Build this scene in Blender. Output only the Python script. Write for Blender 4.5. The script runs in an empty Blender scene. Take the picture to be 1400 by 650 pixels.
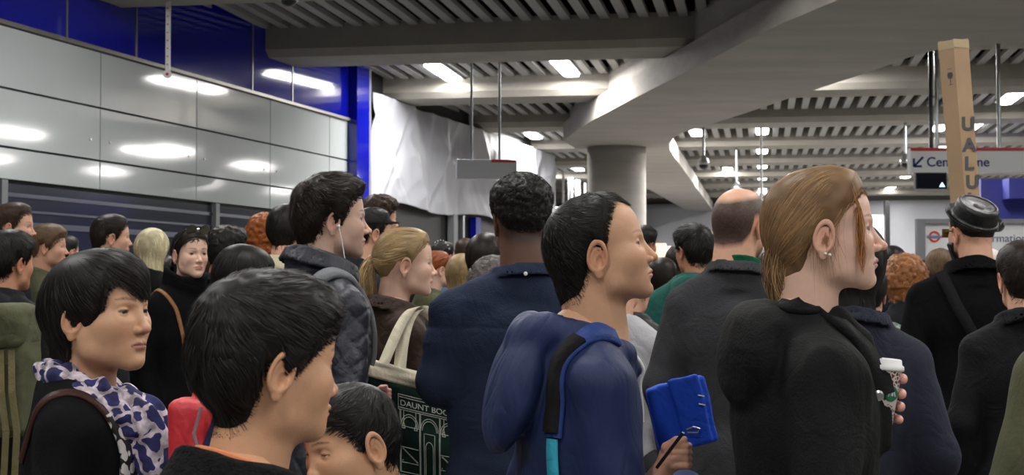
import bpy, math, random
import numpy as np
from mathutils import Vector, Matrix
random.seed(7)
RNG = np.random.default_rng(11)
SC = bpy.context.scene
COL = SC.collection
F_PX = 2000.0                      # focal length in pixels of the 1400 px wide frame
PITCH = math.atan(63.0 / F_PX)
EYE = Vector((0.0, 0.0, 1.46))
# ------------------------------------------------------------------ camera
cam_d = bpy.data.cameras.new('camera')
cam_d.sensor_width = 36.0
cam_d.lens = F_PX / 1400.0 * 36.0
cam_d.clip_start = 0.05
cam_d.clip_end = 200
cam = bpy.data.objects.new('camera', cam_d)
COL.objects.link(cam)
cam.location = EYE
cam.rotation_euler = (math.pi / 2 + PITCH, 0, 0)
cam_d.dof.use_dof = True
cam_d.dof.focus_distance = 3.1
cam_d.dof.aperture_fstop = 13.0
SC.camera = cam
# ------------------------------------------------------------------ exposure, world
SC.view_settings.view_transform = 'Standard'
SC.view_settings.look = 'None'
SC.view_settings.gamma = 1.0
SC.view_settings.use_curve_mapping = False
SC.view_settings.exposure = 0.0
SC.cycles.use_denoising = True
SC.cycles.max_bounces = 6
SC.cycles.diffuse_bounces = 3
SC.cycles.glossy_bounces = 3
SC.cycles.transmission_bounces = 3
SC.cycles.transparent_max_bounces = 6
SC.cycles.sample_clamp_indirect = 4.0
SC.cycles.use_adaptive_sampling = True
world = bpy.data.worlds.new('world')
SC.world = world
world.use_nodes = True
world.node_tree.nodes['Background'].inputs[0].default_value = (0.62, 0.66, 0.72, 1)
world.node_tree.nodes['Background'].inputs[1].default_value = 0.10


def area_lamp(name, loc, size_x, size_y, power, rotz=0.0, parent=None, tilt=(0, 0), color=(1.0, 0.98, 0.945)):
    d = bpy.data.lights.new(name, 'AREA')
    d.shape = 'RECTANGLE'
    d.size, d.size_y, d.energy = size_x, size_y, power
    d.color = color
    o = bpy.data.objects.new(name, d)
    COL.objects.link(o)
    o.location = loc
    o.rotation_euler = (tilt[0], tilt[1], rotz)
    if parent:
        o.parent = parent
    return o


# ------------------------------------------------------------------ picture to place
FWD = Vector((0, math.cos(PITCH), math.sin(PITCH)))
UPV = Vector((0, -math.sin(PITCH), math.cos(PITCH)))


def ray(px, py):
    return Vector((1, 0, 0)) * ((px - 700) / F_PX) + UPV * ((325 - py) / F_PX) + FWD


def at_z(px, py, z):               # where the sight line meets the level z
    r = ray(px, py)
    return EYE + r * ((z - EYE.z) / r.z)


def at_y(px, py, y):               # where the sight line meets the depth y
    r = ray(px, py)
    return EYE + r * (y / r.y)


# ------------------------------------------------------------------ materials
def lin(c):
    return tuple(((v / 12.92) if v <= 0.04045 else ((v + 0.055) / 1.055) ** 2.4) for v in c)


def rgb(r, g, b):
    return lin((r / 255, g / 255, b / 255))


_mats = {}


def mat(name, color, rough=0.6, metal=0.0, noise=0.0, nscale=8.0, bump=0.0, bscale=40.0, coat=0.0, spec=0.5,
        vcol=False, emit=0.0, aniso=0.0, stretch=(1, 1, 1), sss=0.0, sheen=0.0, wrinkle=0.0, wscale=7.0):
    if name in _mats:
        return _mats[name]
    m = bpy.data.materials.new(name)
    m.use_nodes = True
    nt = m.node_tree
    b = nt.nodes['Principled BSDF']
    b.inputs['Base Color'].default_value = (*color, 1)
    b.inputs['Roughness'].default_value = rough
    b.inputs['Metallic'].default_value = metal
    b.inputs['Specular IOR Level'].default_value = spec
    b.inputs['Coat Weight'].default_value = coat
    b.inputs['Coat Roughness'].default_value = 0.08
    if sheen:
        b.inputs['Sheen Weight'].default_value = sheen
    if aniso:
        b.inputs['Anisotropic'].default_value = aniso
    if sss:
        b.inputs['Subsurface Weight'].default_value = sss
        b.inputs['Subsurface Radius'].default_value = (0.012, 0.005, 0.003)
        b.inputs['Subsurface Scale'].default_value = 1.0
    if emit:
        b.inputs['Emission Color'].default_value = (*color, 1)
        b.inputs['Emission Strength'].default_value = emit
    src = None
    if vcol:
        a = nt.nodes.new('ShaderNodeVertexColor')
        a.layer_name = 'Col'
        src = a.outputs[0]
    tc = None
    if noise or bump or wrinkle:
        tc = nt.nodes.new('ShaderNodeTexCoord')
        mp = nt.nodes.new('ShaderNodeMapping')
        mp.inputs['Scale'].default_value = stretch
        nt.links.new(tc.outputs['Object'], mp.inputs[0])
    if noise:
        n = nt.nodes.new('ShaderNodeTexNoise')
        n.inputs['Scale'].default_value = nscale
        n.inputs['Detail'].default_value = 5
        n.inputs['Roughness'].default_value = 0.62
        nt.links.new(mp.outputs[0], n.inputs['Vector'])
        r = nt.nodes.new('ShaderNodeMapRange')
        r.inputs['From Min'].default_value = 0.3
        r.inputs['From Max'].default_value = 0.7
        r.inputs['To Min'].default_value = 1 - noise
        r.inputs['To Max'].default_value = 1 + noise
        nt.links.new(n.outputs['Fac'], r.inputs['Value'])
        mx = nt.nodes.new('ShaderNodeMix')
        mx.data_type = 'RGBA'
        mx.blend_type = 'MULTIPLY'
        mx.inputs[0].default_value = 1.0
        if src:
            nt.links.new(src, mx.inputs[6])
        else:
            mx.inputs[6].default_value = (*color, 1)
        nt.links.new(r.outputs[0], mx.inputs[7])
        src = mx.outputs[2]
    if bump:
        n2 = nt.nodes.new('ShaderNodeTexNoise')
        n2.inputs['Scale'].default_value = bscale
        n2.inputs['Detail'].default_value = 4
        nt.links.new(mp.outputs[0], n2.inputs['Vector'])
        bp = nt.nodes.new('ShaderNodeBump')
        bp.inputs['Strength'].default_value = bump
        bp.inputs['Distance'].default_value = 0.01
        nt.links.new(n2.outputs['Fac'], bp.inputs['Height'])
        nt.links.new(bp.outputs[0], b.inputs['Normal'])
        if wrinkle:
            n3 = nt.nodes.new('ShaderNodeTexNoise')
            n3.inputs['Scale'].default_value = wscale
            n3.inputs['Detail'].default_value = 2.5
            n3.inputs['Distortion'].default_value = 1.4
            nt.links.new(mp.outputs[0], n3.inputs['Vector'])
            s1 = nt.nodes.new('ShaderNodeMath')
            s1.operation = 'SUBTRACT'
            s1.inputs[1].default_value = 0.5
            nt.links.new(n3.outputs['Fac'], s1.inputs[0])
            s2 = nt.nodes.new('ShaderNodeMath')
            s2.operation = 'ABSOLUTE'
            nt.links.new(s1.outputs[0], s2.inputs[0])
            b2 = nt.nodes.new('ShaderNodeBump')
            b2.inputs['Strength'].default_value = wrinkle
            b2.inputs['Distance'].default_value = 0.06
            nt.links.new(s2.outputs[0], b2.inputs['Height'])
            nt.links.new(bp.outputs[0], b2.inputs['Normal'])
            nt.links.new(b2.outputs[0], b.inputs['Normal'])
    if src:
        nt.links.new(src, b.inputs['Base Color'])
    _mats[name] = m
    return m


def glow(name, color, strength):
    m = bpy.data.materials.new(name)
    m.use_nodes = True
    nt = m.node_tree
    b = nt.nodes['Principled BSDF']
    b.inputs['Base Color'].default_value = (0.8, 0.8, 0.8, 1)
    b.inputs['Emission Color'].default_value = (*color, 1)
    b.inputs['Emission Strength'].default_value = strength
    return m


# ------------------------------------------------------------------ objects
def props(o, label=None, cat=None, group=None, kind=None):
    if label:
        o['label'] = label
    if cat:
        o['category'] = cat
    if group:
        o['group'] = group
    if kind:
        o['kind'] = kind
    return o


def empty(name, loc=(0, 0, 0), rotz=0.0, parent=None):
    o = bpy.data.objects.new(name, None)
    o.empty_display_size = 0.2
    COL.objects.link(o)
    o.location = loc
    o.rotation_euler = (0, 0, rotz)
    if parent:
        o.parent = parent
    return o


class MB:
    """collects boxes, tubes and loops of one mesh"""

    def __init__(self):
        self.v, self.f, self.fm = [], [], []
        self.mi = 0

    def add(self, vs, fs):
        n = len(self.v)
        self.v += [tuple(p) for p in vs]
        self.f += [tuple(i + n for i in q) for q in fs]
        self.fm += [self.mi] * len(fs)

    def box(self, c, half, ax=None):
        """box about c with half sizes along three axes"""
        ax = ax or (Vector((1, 0, 0)), Vector((0, 1, 0)), Vector((0, 0, 1)))
        c = Vector(c)
        vs = [c + ax[0] * (sx * half[0]) + ax[1] * (sy * half[1]) + ax[2] * (sz * half[2])
              for sx in (-1, 1) for sy in (-1, 1) for sz in (-1, 1)]
        self.add(vs, [(0, 1, 3, 2), (4, 6, 7, 5), (0, 4, 5, 1), (2, 3, 7, 6), (0, 2, 6, 4), (1, 5, 7, 3)])

    def prism(self, poly, z0, z1):
        n = len(poly)
        vs = [(p[0], p[1], z0) for p in poly] + [(p[0], p[1], z1) for p in poly]
        self.add(vs, [tuple(range(n - 1, -1, -1)), tuple(range(n, 2 * n))] +
                 [(i, (i + 1) % n, n + (i + 1) % n, n + i) for i in range(n)])

    def tube(self, pts, rad, seg=10, cap=True):
        pts = [Vector(p) for p in pts]
        if not isinstance(rad, (list, tuple)):
            rad = [rad] * len(pts)
        rings = []
        ref = Vector((0.13, 0.27, 1))
        for i, p in enumerate(pts):
            t = (pts[min(i + 1, len(pts) - 1)] - pts[max(i - 1, 0)]).normalized()
            a = t.cross(ref)
            if a.length < 1e-3:
                a = t.cross(Vector((1, 0, 0)))
            a.normalize()
            b = t.cross(a)
            rings.append([p + (a * math.cos(2 * math.pi * k / seg) + b * math.sin(2 * math.pi * k / seg)) * rad[i]
                          for k in range(seg)])
        vs = [q for r in rings for q in r]
        fs = []
        for i in range(len(pts) - 1):
            for k in range(seg):
                k2 = (k + 1) % seg
                fs.append((i * seg + k, i * seg + k2, (i + 1) * seg + k2, (i + 1) * seg + k))
        if cap:
            fs.append(tuple(range(seg - 1, -1, -1)))
            fs.append(tuple((len(pts) - 1) * seg + k for k in range(seg)))
        self.add(vs, fs)

    def lathe(self, prof, c=(0, 0, 0), seg=32, rot=None):
        """prof: (radius, height) pairs"""
        vs = []
        for r, z in prof:
            for k in range(seg):
                a = 2 * math.pi * k / seg
                p = Vector((r * math.cos(a), r * math.sin(a), z))
                if rot:
                    p = rot @ p
                vs.append(p + Vector(c))
        fs = []
        n = len(prof)
        for i in range(n - 1):
            for k in range(seg):
                k2 = (k + 1) % seg
                fs.append((i * seg + k, i * seg + k2, (i + 1) * seg + k2, (i + 1) * seg + k))
        fs.append(tuple(range(seg - 1, -1, -1)))
        fs.append(tuple((n - 1) * seg + k for k in range(seg)))
        self.add(vs, fs)

    def build(self, name, material, parent=None, smooth=False, bevel=0.0):
        me = bpy.data.meshes.new(name)
        me.from_pydata(self.v, [], self.f)
        me.update()
        ms = material if isinstance(material, (list, tuple)) else [material]
        for m in ms:
            me.materials.append(m)
        if len(ms) > 1:
            me.polygons.foreach_set('material_index', self.fm)
        if smooth:
            me.polygons.foreach_set('use_smooth', [True] * len(me.polygons))
        o = bpy.data.objects.new(name, me)
        COL.objects.link(o)
        if parent:
            o.parent = parent
        if bevel:
            b = o.modifiers.new('bevel', 'BEVEL')
            b.width = bevel
            b.segments = 2
            b.limit_method = 'ANGLE'
        return o


def np_mesh(name, v, f, material, parent=None, smooth=True, col=None, mi=None):
    """mesh from arrays: v (n,3), f (m,4) or (m,3), per-vertex colour"""
    me = bpy.data.meshes.new(name)
    v = np.asarray(v, np.float32)
    f = np.asarray(f, np.int32)
    k = f.shape[1]
    me.vertices.add(len(v))
    me.vertices.foreach_set('co', v.ravel())
    me.loops.add(len(f) * k)
    me.loops.foreach_set('vertex_index', f.ravel())
    me.polygons.add(len(f))
    me.polygons.foreach_set('loop_start', np.arange(0, len(f) * k, k, dtype=np.int32))
    me.polygons.foreach_set('loop_total', np.full(len(f), k, np.int32))
    if smooth:
        me.polygons.foreach_set('use_smooth', np.ones(len(f), bool))
    for m in (material if isinstance(material, (list, tuple)) else [material]):
        me.materials.append(m)
    if mi is not None:
        me.polygons.foreach_set('material_index', np.asarray(mi, np.int32))
    if col is not None:
        a = me.color_attributes.new('Col', 'FLOAT_COLOR', 'POINT')
        c4 = np.ones((len(v), 4), np.float32)
        c4[:, :3] = col
        a.data.foreach_set('color', c4.ravel())
    me.update()
    me.validate()
    o = bpy.data.objects.new(name, me)
    COL.objects.link(o)
    if parent:
        o.parent = parent
    return o


def text_obj(name, body, size, material, parent, loc, xaxis, zaxis, extrude=0.002, align='LEFT', bold=0.0):
    """lettering that stands on the plane of xaxis (reading direction) and zaxis (up)"""
    c = bpy.data.curves.new(name, 'FONT')
    c.body = body
    c.size = size
    c.extrude = extrude
    c.offset = bold
    c.align_x = align
    c.materials.append(material)
    o = bpy.data.objects.new(name, c)
    COL.objects.link(o)
    x = Vector(xaxis).normalized()
    z = Vector(zaxis).normalized()
    n = x.cross(z)
    mw = Matrix((x, z, n)).transposed().to_4x4()
    mw.translation = Vector(loc)
    o.matrix_world = mw
    dg = bpy.context.evaluated_depsgraph_get()
    me = bpy.data.meshes.new_from_object(o.evaluated_get(dg))
    q = bpy.data.objects.new(name, me)
    COL.objects.link(q)
    q.matrix_world = mw
    bpy.data.objects.remove(o)
    o = q
    if parent:
        o.parent = parent
        o.matrix_parent_inverse = parent.matrix_basis.inverted()
    return o


A = lambda *a: np.array(a, np.float32)


def vnoise(P, seed=0):
    """smooth value noise in -1..1"""
    Pi = np.floor(P).astype(np.int64)
    F = (P - Pi).astype(np.float32)
    F = F * F * (3 - 2 * F)
    out = 0

    def hsh(x, y, z):
        h = (x * 374761393 + y * 668265263 + z * 2147483647 + seed * 974711) & 0xFFFFFFFF
        h = ((h ^ (h >> 13)) * 1274126177) & 0xFFFFFFFF
        return ((h ^ (h >> 16)) & 0xFFFF).astype(np.float32) / 32767.5 - 1
    for dx in (0, 1):
        wx = F[..., 0] if dx else 1 - F[..., 0]
        for dy in (0, 1):
            wy = F[..., 1] if dy else 1 - F[..., 1]
            for dz in (0, 1):
                wz = F[..., 2] if dz else 1 - F[..., 2]
                out = out + wx * wy * wz * hsh(Pi[..., 0] + dx, Pi[..., 1] + dy, Pi[..., 2] + dz)
    return out


# ================================================================== THE STATION
M_CONC = mat('board_marked_concrete', rgb(172, 167, 160), 0.85, noise=0.13, nscale=1.6, bump=0.35, bscale=9, stretch=(0.35, 1, 2.5))
M_BEAM = mat('beam_concrete', rgb(150, 146, 138), 0.85, noise=0.10, nscale=2.2, bump=0.2, bscale=14)
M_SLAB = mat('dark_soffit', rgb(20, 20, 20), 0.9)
M_SLAT = mat('grey_slat', rgb(150, 149, 147), 0.6)
M_FLOOR = mat('floor_tile', rgb(112, 110, 106), 0.45, noise=0.1, nscale=3)
M_ENAMEL = mat('white_enamel', rgb(196, 202, 204), 0.07, noise=0.03, nscale=1.2, coat=0.0, spec=0.5)
M_BLUE = mat('blue_enamel', rgb(12, 20, 158), 0.06, coat=0.4, noise=0.10, nscale=0.8)
M_JOINT = mat('aluminium_joint', rgb(150, 146, 138), 0.45, metal=0.7)
M_DARKJ = mat('dark_joint', rgb(28, 28, 30), 0.6)
M_STEEL = mat('brushed_steel', rgb(176, 178, 180), 0.3, metal=0.9)
M_GLASSD = mat('tinted_glass', rgb(46, 50, 62), 0.10, coat=0.6, noise=0.2, nscale=0.7)
M_POST = mat('grey_post', rgb(120, 122, 126), 0.5)
M_SHEET = mat('white_sheeting', rgb(176, 177, 185), 0.55, noise=0.04, nscale=2, bump=0.25, bscale=6)
M_WHITE = mat('white_paint', rgb(225, 226, 226), 0.4)
M_SIGN = mat('sign_white', rgb(232, 234, 236), 0.3)
M_RED = mat('sign_red', rgb(200, 22, 30), 0.35)
M_NAVYT = mat('sign_navy', rgb(20, 28, 110), 0.4)
M_BLACKP = mat('black_plastic', rgb(16, 16, 18), 0.35)
M_LIGHT = glow('luminaire_glow', (1.0, 0.98, 0.93), 14.0)

U = Vector((0.986, -0.169, 0)).normalized()      # along the beams, to the right
V = Vector((0.169, 0.986, 0)).normalized()       # along the slats, away
Z = Vector((0, 0, 1))


def uv(u, v, z):
    return U * u + V * v + Z * z


def struct(o):
    o['kind'] = 'structure'
    return o


# floor and slab
m = MB()
m.box(uv(2, 24, -0.1), (22, 46, 0.1), (U, V, Z))
struct(m.build('floor', M_FLOOR))
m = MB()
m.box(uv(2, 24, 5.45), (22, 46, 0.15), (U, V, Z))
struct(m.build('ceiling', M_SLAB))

# beams across the hall
BEAM0 = 14.6
for k in range(-4, 10):
    v0 = BEAM0 + 4.8 * k
    m = MB()
    a, b = -19.0, 22.0
    # section: soffit with a small chamfer, sides up to the slab
    prof = [(0.0, 5.07), (0.0, 4.72), (0.10, 4.62), (1.06, 4.62), (1.14, 4.70), (1.14, 5.07)]
    vs = [uv(u, v0 + p[0], p[1]) for u in (a, b) for p in prof]
    n = len(prof)
    m.add(vs, [(i, i + 1, n + i + 1, n + i) for i in range(n - 1)] + [tuple(range(n)), tuple(range(2 * n - 1, n - 1, -1)), (n - 1, 0, n, 2 * n - 1)])
    m.mi = 1
    m.box(uv((a + b) / 2, v0 + 0.57, 5.19), ((b - a) / 2, 0.565, 0.12), (U, V, Z))  # blackened beam top: the unlit void above the slats put into colour
    struct(m.build('ceiling_beam', [M_BEAM, M_SLAB]))
# slats of each bay
for k in range(-4, 10):
    v0 = BEAM0 + 4.8 * k + 1.14
    m = MB()
    u = -17.0
    zsl = 5.04 if v0 < 18 else (4.99 if v0 < 23 else (4.90 if v0 < 28 else 4.84))
    while u < 18:
        m.box(uv(u, v0 + 1.83, zsl), (0.064, 1.83, 0.035), (U, V, Z))
        u += 0.262
    struct(m.build('ceiling_slats', M_SLAT))

# ring beam: soffit outline taken at its level
ZR = 4.25
left_edge = [(1500, -140), (1320, -70), (1145, 0), (1050, 40), (945, 95), (850, 143), (800, 170), (770, 193)]
right_edge = [(1600, 50), (1400, 57), (1320, 63), (1265, 70), (1200, 95), (1125, 119), (986, 166), (905, 190), (930, 226), (975, 289)]
far_left = [(940, 289), (900, 266), (870, 250), (830, 226), (795, 208)]
pl = [at_z(*p, ZR) for p in left_edge]
pr = [at_z(*p, ZR) for p in right_edge]
pf = [at_z(*p, ZR) for p in far_left]


def chaikin(pts, n=2):
    for _ in range(n):
        q = [pts[0]]
        for a, b in zip(pts[:-1], pts[1:]):
            q += [a.lerp(b, 0.25), a.lerp(b, 0.75)]
        pts = q + [pts[-1]]
    return pts


ring = chaikin(pl, 1) + [] + chaikin(list(reversed(pf)), 2) + chaikin(list(reversed(pr)), 2)
m = MB()
m.prism([(p.x, p.y) for p in ring], ZR, 4.60)
o = struct(m.build('ring_beam', M_CONC))
cx = sum(p.x for p in ring) / len(ring)
cy = sum(p.y for p in ring) / len(ring)
m = MB()
inn = []
nr = len(ring)
for i, p in enumerate(ring):
    a, b = ring[i - 1], ring[(i + 1) % nr]
    t = (b - a)
    t.z = 0
    t.normalize()
    inn.append(p + Vector((-t.y, t.x, 0)) * -0.14)
area = sum(ring[i].x * ring[(i + 1) % nr].y - ring[(i + 1) % nr].x * ring[i].y for i in range(nr))
if area > 0:
    inn = [2 * p - q for p, q in zip(ring, inn)]
m.prism([(p.x, p.y) for p in inn], 4.57, 5.30)
o2 = m.build('ring_beam_upstand', M_CONC, o)

# column
cb = at_z(846, 198, ZR)
ctr = cb + Vector((0.0, 0.62, 0))
m = MB()
m.lathe([(0.60, 0.0), (0.60, 4.27)], (ctr.x, ctr.y, 0), 64)
struct(m.build('column', M_CONC, smooth=False)).data.polygons.foreach_set('use_smooth', [True] * 64 + [False] * 2)

# ------------------------------------------------------------------ left wall
W0 = at_z(0, 245, 2.5)
W1 = at_z(400, 290, 2.5)
WD = (W1 - W0).normalized()
WN = Vector((WD.y, -WD.x, 0))          # into the hall


def wall_s(px):                        # distance along the wall of picture column px
    r = ray(px, 300)
    # EYE.xy + r.xy t = W0 + WD s
    det = r.x * (-WD.y) - r.y * (-WD.x)
    t = ((W0.x - EYE.x) * (-WD.y) - (W0.y - EYE.y) * (-WD.x)) / det
    s = (r.x * (W0.y - EYE.y) - r.y * (W0.x - EYE.x)) / det
    return -s if False else ((EYE + r * t) - W0).dot(WD)


def wall_pt(s, z, off=0.0):
    p = W0 + WD * s + WN * off
    return Vector((p.x, p.y, z))


def wall_box(m, s0, s1, z0, z1, off0, off1):
    c = wall_pt((s0 + s1) / 2, (z0 + z1) / 2, (off0 + off1) / 2)
    m.box(c, (abs(s1 - s0) / 2, abs(off1 - off0) / 2, abs(z1 - z0) / 2), (WD, WN, Z))


S_POST = wall_s(475)
S_END = wall_s(497)
m = MB()
wall_box(m, -14, wall_s(756), 0.0, 5.3, -0.5, -0.08)
wl = struct(m.build('wall_left', M_DARKJ))
zl = [2.50, 2.83, 3.42, 4.05]          # rows of white panels
js = [wall_s(-150), wall_s(-5 - 122), wall_s(136), wall_s(268), wall_s(369), wall_s(450), S_POST]
step = js[3] - js[2]
js = [js[2] - 4 * step, js[2] - 3 * step, js[2] - 2 * step, js[2] - step] + js[2:]
for i in range(len(js) - 1):
    for r in range(3):
        m = MB()
        wall_box(m, js[i] + 0.012, js[i + 1] - 0.012, zl[r] + 0.012, zl[r + 1] - 0.012, -0.08, 0.0)
        pn = m.build('enamel_panel', M_ENAMEL, wl)
        if r == 1 and i < len(js) - 2:
            for ss in (js[i] + 0.2, js[i + 1] - 0.2):
                m = MB()
                c = wall_pt(ss, zl[1] + 0.22, 0.0)
                m.tube([c - WN * 0.01, c + WN * 0.012], 0.016, 10)
                m.build('fixing_stud', M_STEEL, pn)
bj = [wall_s(-260), wall_s(-90), wall_s(86), wall_s(182), wall_s(342), wall_s(397), S_POST]
for i in range(len(bj) - 1):
    m = MB()
    wall_box(m, bj[i] + 0.012, bj[i + 1] - 0.012, 4.09, 5.28, -0.06, 0.02)
    m.build('blue_panel', M_BLUE, wl)
    m = MB()
    wall_box(m, bj[i] - 0.014, bj[i] + 0.014, 4.09, 5.28, 0.0, 0.03)
    m.build('joint_strip', M_JOINT, wl)
m = MB()
wall_box(m, js[0], S_POST, 4.05, 4.09, -0.05, 0.05)
m.build('ledge', M_JOINT, wl)
# glazing under the panels
ps = [wall_s(-400), wall_s(-240), wall_s(-90), wall_s(4), wall_s(296), wall_s(450)]
for i in range(len(ps) - 1):
    m = MB()
    wall_box(m, ps[i], ps[i + 1], 0.12, 2.47, -0.07, -0.045)
    w = struct(m.build('window_%d' % (i + 1), M_GLASSD))
    m = MB()
    for zz, hh in ((2.36, 0.02), (2.2, 0.012), (2.06, 0.03)):
        wall_box(m, ps[i], ps[i + 1], zz - hh, zz + hh, -0.05, -0.03)
    m.build('shutter_rail', mat('blue_grey_rail', rgb(52, 58, 84), 0.3), w)
    m = MB()
    wall_box(m, ps[i + 1] - 0.05, ps[i + 1] + 0.05, 0.0, 2.5, -0.06, 0.02)
    m.build('window_frame', M_POST, w)
m = MB()
wall_box(m, -14, S_POST, 0.0, 0.12, -0.08, 0.01)
struct(m.build('baseboard_left', M_POST))
# the blue corner post and the pale strip beside it
m = MB()
wall_box(m, S_POST, S_END - 0.16, 0.0, 5.28, -0.1, 0.16)
struct(m.build('trim_1', M_BLUE))
m = MB()
wall_box(m, S_END - 0.16, S_END, 0.0, 5.28, -0.1, 0.13)
struct(m.build('trim_2', M_POST))

# white sheeting hung along the wall behind the post
s0, s1 = S_END + 0.05, wall_s(752)
NS, NZ = 240, 90
vs = np.zeros((NS + 1, NZ + 1, 3))
ss = np.linspace(0, 1, NS + 1)[:, None]
tt = np.linspace(0, 1, NZ + 1)[None, :]
S = s0 + (s1 - s0) * ss + 0 * tt
zb = 2.80 + 0.05 * np.sin(S * 1.3) + 0 * tt
ztop = 4.60
Zc = zb + (ztop - zb) * tt
off = 0.08 + 0.10 * np.sin(S * 1.1 + 3 * tt) * (0.3 + 0.7 * tt)
for (c, wd, ang, amp) in ((1.2, 0.10, 0.9, 0.16), (2.0, 0.14, -0.6, 0.14), (2.9, 0.07, 0.25, 0.12), (3.8, 0.16, 1.1, 0.15),
                          (4.6, 0.06, 0.02, 0.12), (5.6, 0.12, -0.8, 0.10), (7.0, 0.15, 0.5, 0.13), (8.8, 0.1, -0.3, 0.12),
                          (0.5, 0.08, -1.2, 0.10), (10.5, 0.2, 0.7, 0.12)):
    dd = (S - s0 - c) - (Zc - 3.8) * ang
    env = np.exp(-((Zc - (3.6 + 0.3 * math.sin(c * 5))) / 0.9) ** 2)
    off = off + amp * np.exp(-np.abs(dd / wd) ** 1.3) * env
    off = off - 0.6 * amp * np.exp(-np.abs((dd - 2 * wd) / wd) ** 1.6) * env
off = 0.10 + (off - 0.10) * 0.30
PN = np.stack([S * 0.9 + 0.35 * Zc, Zc * 0.8 - 0.3 * S, 0 * S], -1)
off = off + 0.11 * (0.5 - np.abs(vnoise(PN * 1.1, 5))) + 0.03 * (0.5 - np.abs(vnoise(PN * 2.7, 6))) + 0.006 * vnoise(PN * 6, 7)
w0 = np.array(W0)
wd_, wn_ = np.array(WD), np.array(WN)
pos = w0 + S[..., None] * wd_ + off[..., None] * wn_
pos[..., 2] = Zc
idx = np.arange((NS + 1) * (NZ + 1)).reshape(NS + 1, NZ + 1)
f = np.stack([idx[:-1, :-1], idx[1:, :-1], idx[1:, 1:], idx[:-1, 1:]], -1).reshape(-1, 4)
sh = np_mesh('protective_sheet', pos.reshape(-1, 3), f, M_SHEET)
sol = sh.modifiers.new('thick', 'SOLIDIFY')
sol.thickness = 0.004
props(sh, 'creased white plastic sheeting hung along the wall past the blue post', 'sheet')
# dark opening below it with posts
for i, (pxa, mt, wdt) in enumerate(((618, M_POST, 0.12), (629, M_STEEL, 0.05), (649, M_BLUE, 0.16), (700, M_WHITE, 0.14))):
    s = wall_s(pxa)
    m = MB()
    wall_box(m, s - wdt, s + wdt, 0, 2.8, -0.05, 0.08)
    struct(m.build('trim_%d' % (i + 3), mt))

# ------------------------------------------------------------------ far wall
FY = 57.0
pa, pb = at_y(560, 300, FY + 3), at_y(1700, 300, FY - 6)
m = MB()
NX, NZ = 160, 20
xs = np.linspace(0, 1, NX + 1)[:, None] + np.zeros((1, NZ + 1))
zz = np.linspace(0, 1, NZ + 1)[None, :] * 4.55 + np.zeros((NX + 1, 1))
px_ = pa.x + (pb.x - pa.x) * xs
py_ = pa.y + (pb.y - pa.y) * xs - 0.25 * np.abs(np.sin(px_ * 0.9 + 0.35 * zz)) ** 4 * 0.5 - 0.1 * np.sin(px_ * 2.1 - zz)
idx = np.arange((NX + 1) * (NZ + 1)).reshape(NX + 1, NZ + 1)
f = np.stack([idx[:-1, :-1], idx[1:, :-1], idx[1:, 1:], idx[:-1, 1:]], -1).reshape(-1, 4)
fs_ = np_mesh('hoarding_sheet', np.stack([px_, py_, zz], -1).reshape(-1, 3), f, mat('grey_sheeting', rgb(190, 191, 198), 0.6, noise=0.06, nscale=0.6, bump=0.3, bscale=2))
sol = fs_.modifiers.new('thick', 'SOLIDIFY')
sol.thickness = 0.02
props(fs_, 'grey sheeting covering the far wall beyond the column', 'sheet')
m = MB()
m.box((pa + pb) / 2 + Vector((0, 0.6, -1.9)), ((pb - pa).length / 2 + 1, 0.15, 3.2), ((pb - pa).normalized(), Vector((0, 1, 0)), Z))
struct(m.build('wall_back', M_BEAM))


def face_rect(px0, py0, px1, py1, y, thick=0.06):
    a, b = at_y(px0, py0, y), at_y(px1, py1, y)
    return ((a.x + b.x) / 2, y, (a.z + b.z) / 2), (abs(a.x - b.x) / 2, thick / 2, abs(a.z - b.z) / 2)


# lit white doorway patch and a black strip drawn for the dark slit of the far sheet
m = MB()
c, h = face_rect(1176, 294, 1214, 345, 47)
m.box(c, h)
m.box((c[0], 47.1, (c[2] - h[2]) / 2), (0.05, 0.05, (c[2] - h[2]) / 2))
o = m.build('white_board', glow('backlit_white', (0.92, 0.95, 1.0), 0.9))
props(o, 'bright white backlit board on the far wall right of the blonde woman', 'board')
m = MB()
c, h = face_rect(1209, 275, 1216, 345, 46.5)
m.box((c[0], c[1], c[2] / 2 + h[2] / 2), (h[0], 0.1, c[2] / 2 + h[2] / 2))
o = m.build('dark_slit_strip', M_BLACKP)
props(o, 'thin black strip standing in for the dark slit in the far grey sheeting', 'post')
m = MB()
c, h = face_rect(893, 333, 911, 400, 34)
zt_ = c[2] + h[2]
m.box((c[0], 34, zt_ / 2), (h[0], 0.05, zt_ / 2))
o = m.build('orange_hoarding', mat('orange_board', rgb(226, 186, 150), 0.6, noise=0.05))
props(o, 'pale orange board standing behind the column', 'board')
m = MB()
c, h = face_rect(911, 337, 922, 400, 34)
zt_ = c[2] + h[2]
m.box((c[0], 34.1, zt_ / 2), (h[0], 0.05, zt_ / 2))
o = m.build('white_hoarding', M_WHITE)
props(o, 'narrow white board beside the pale orange board', 'board')

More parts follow.
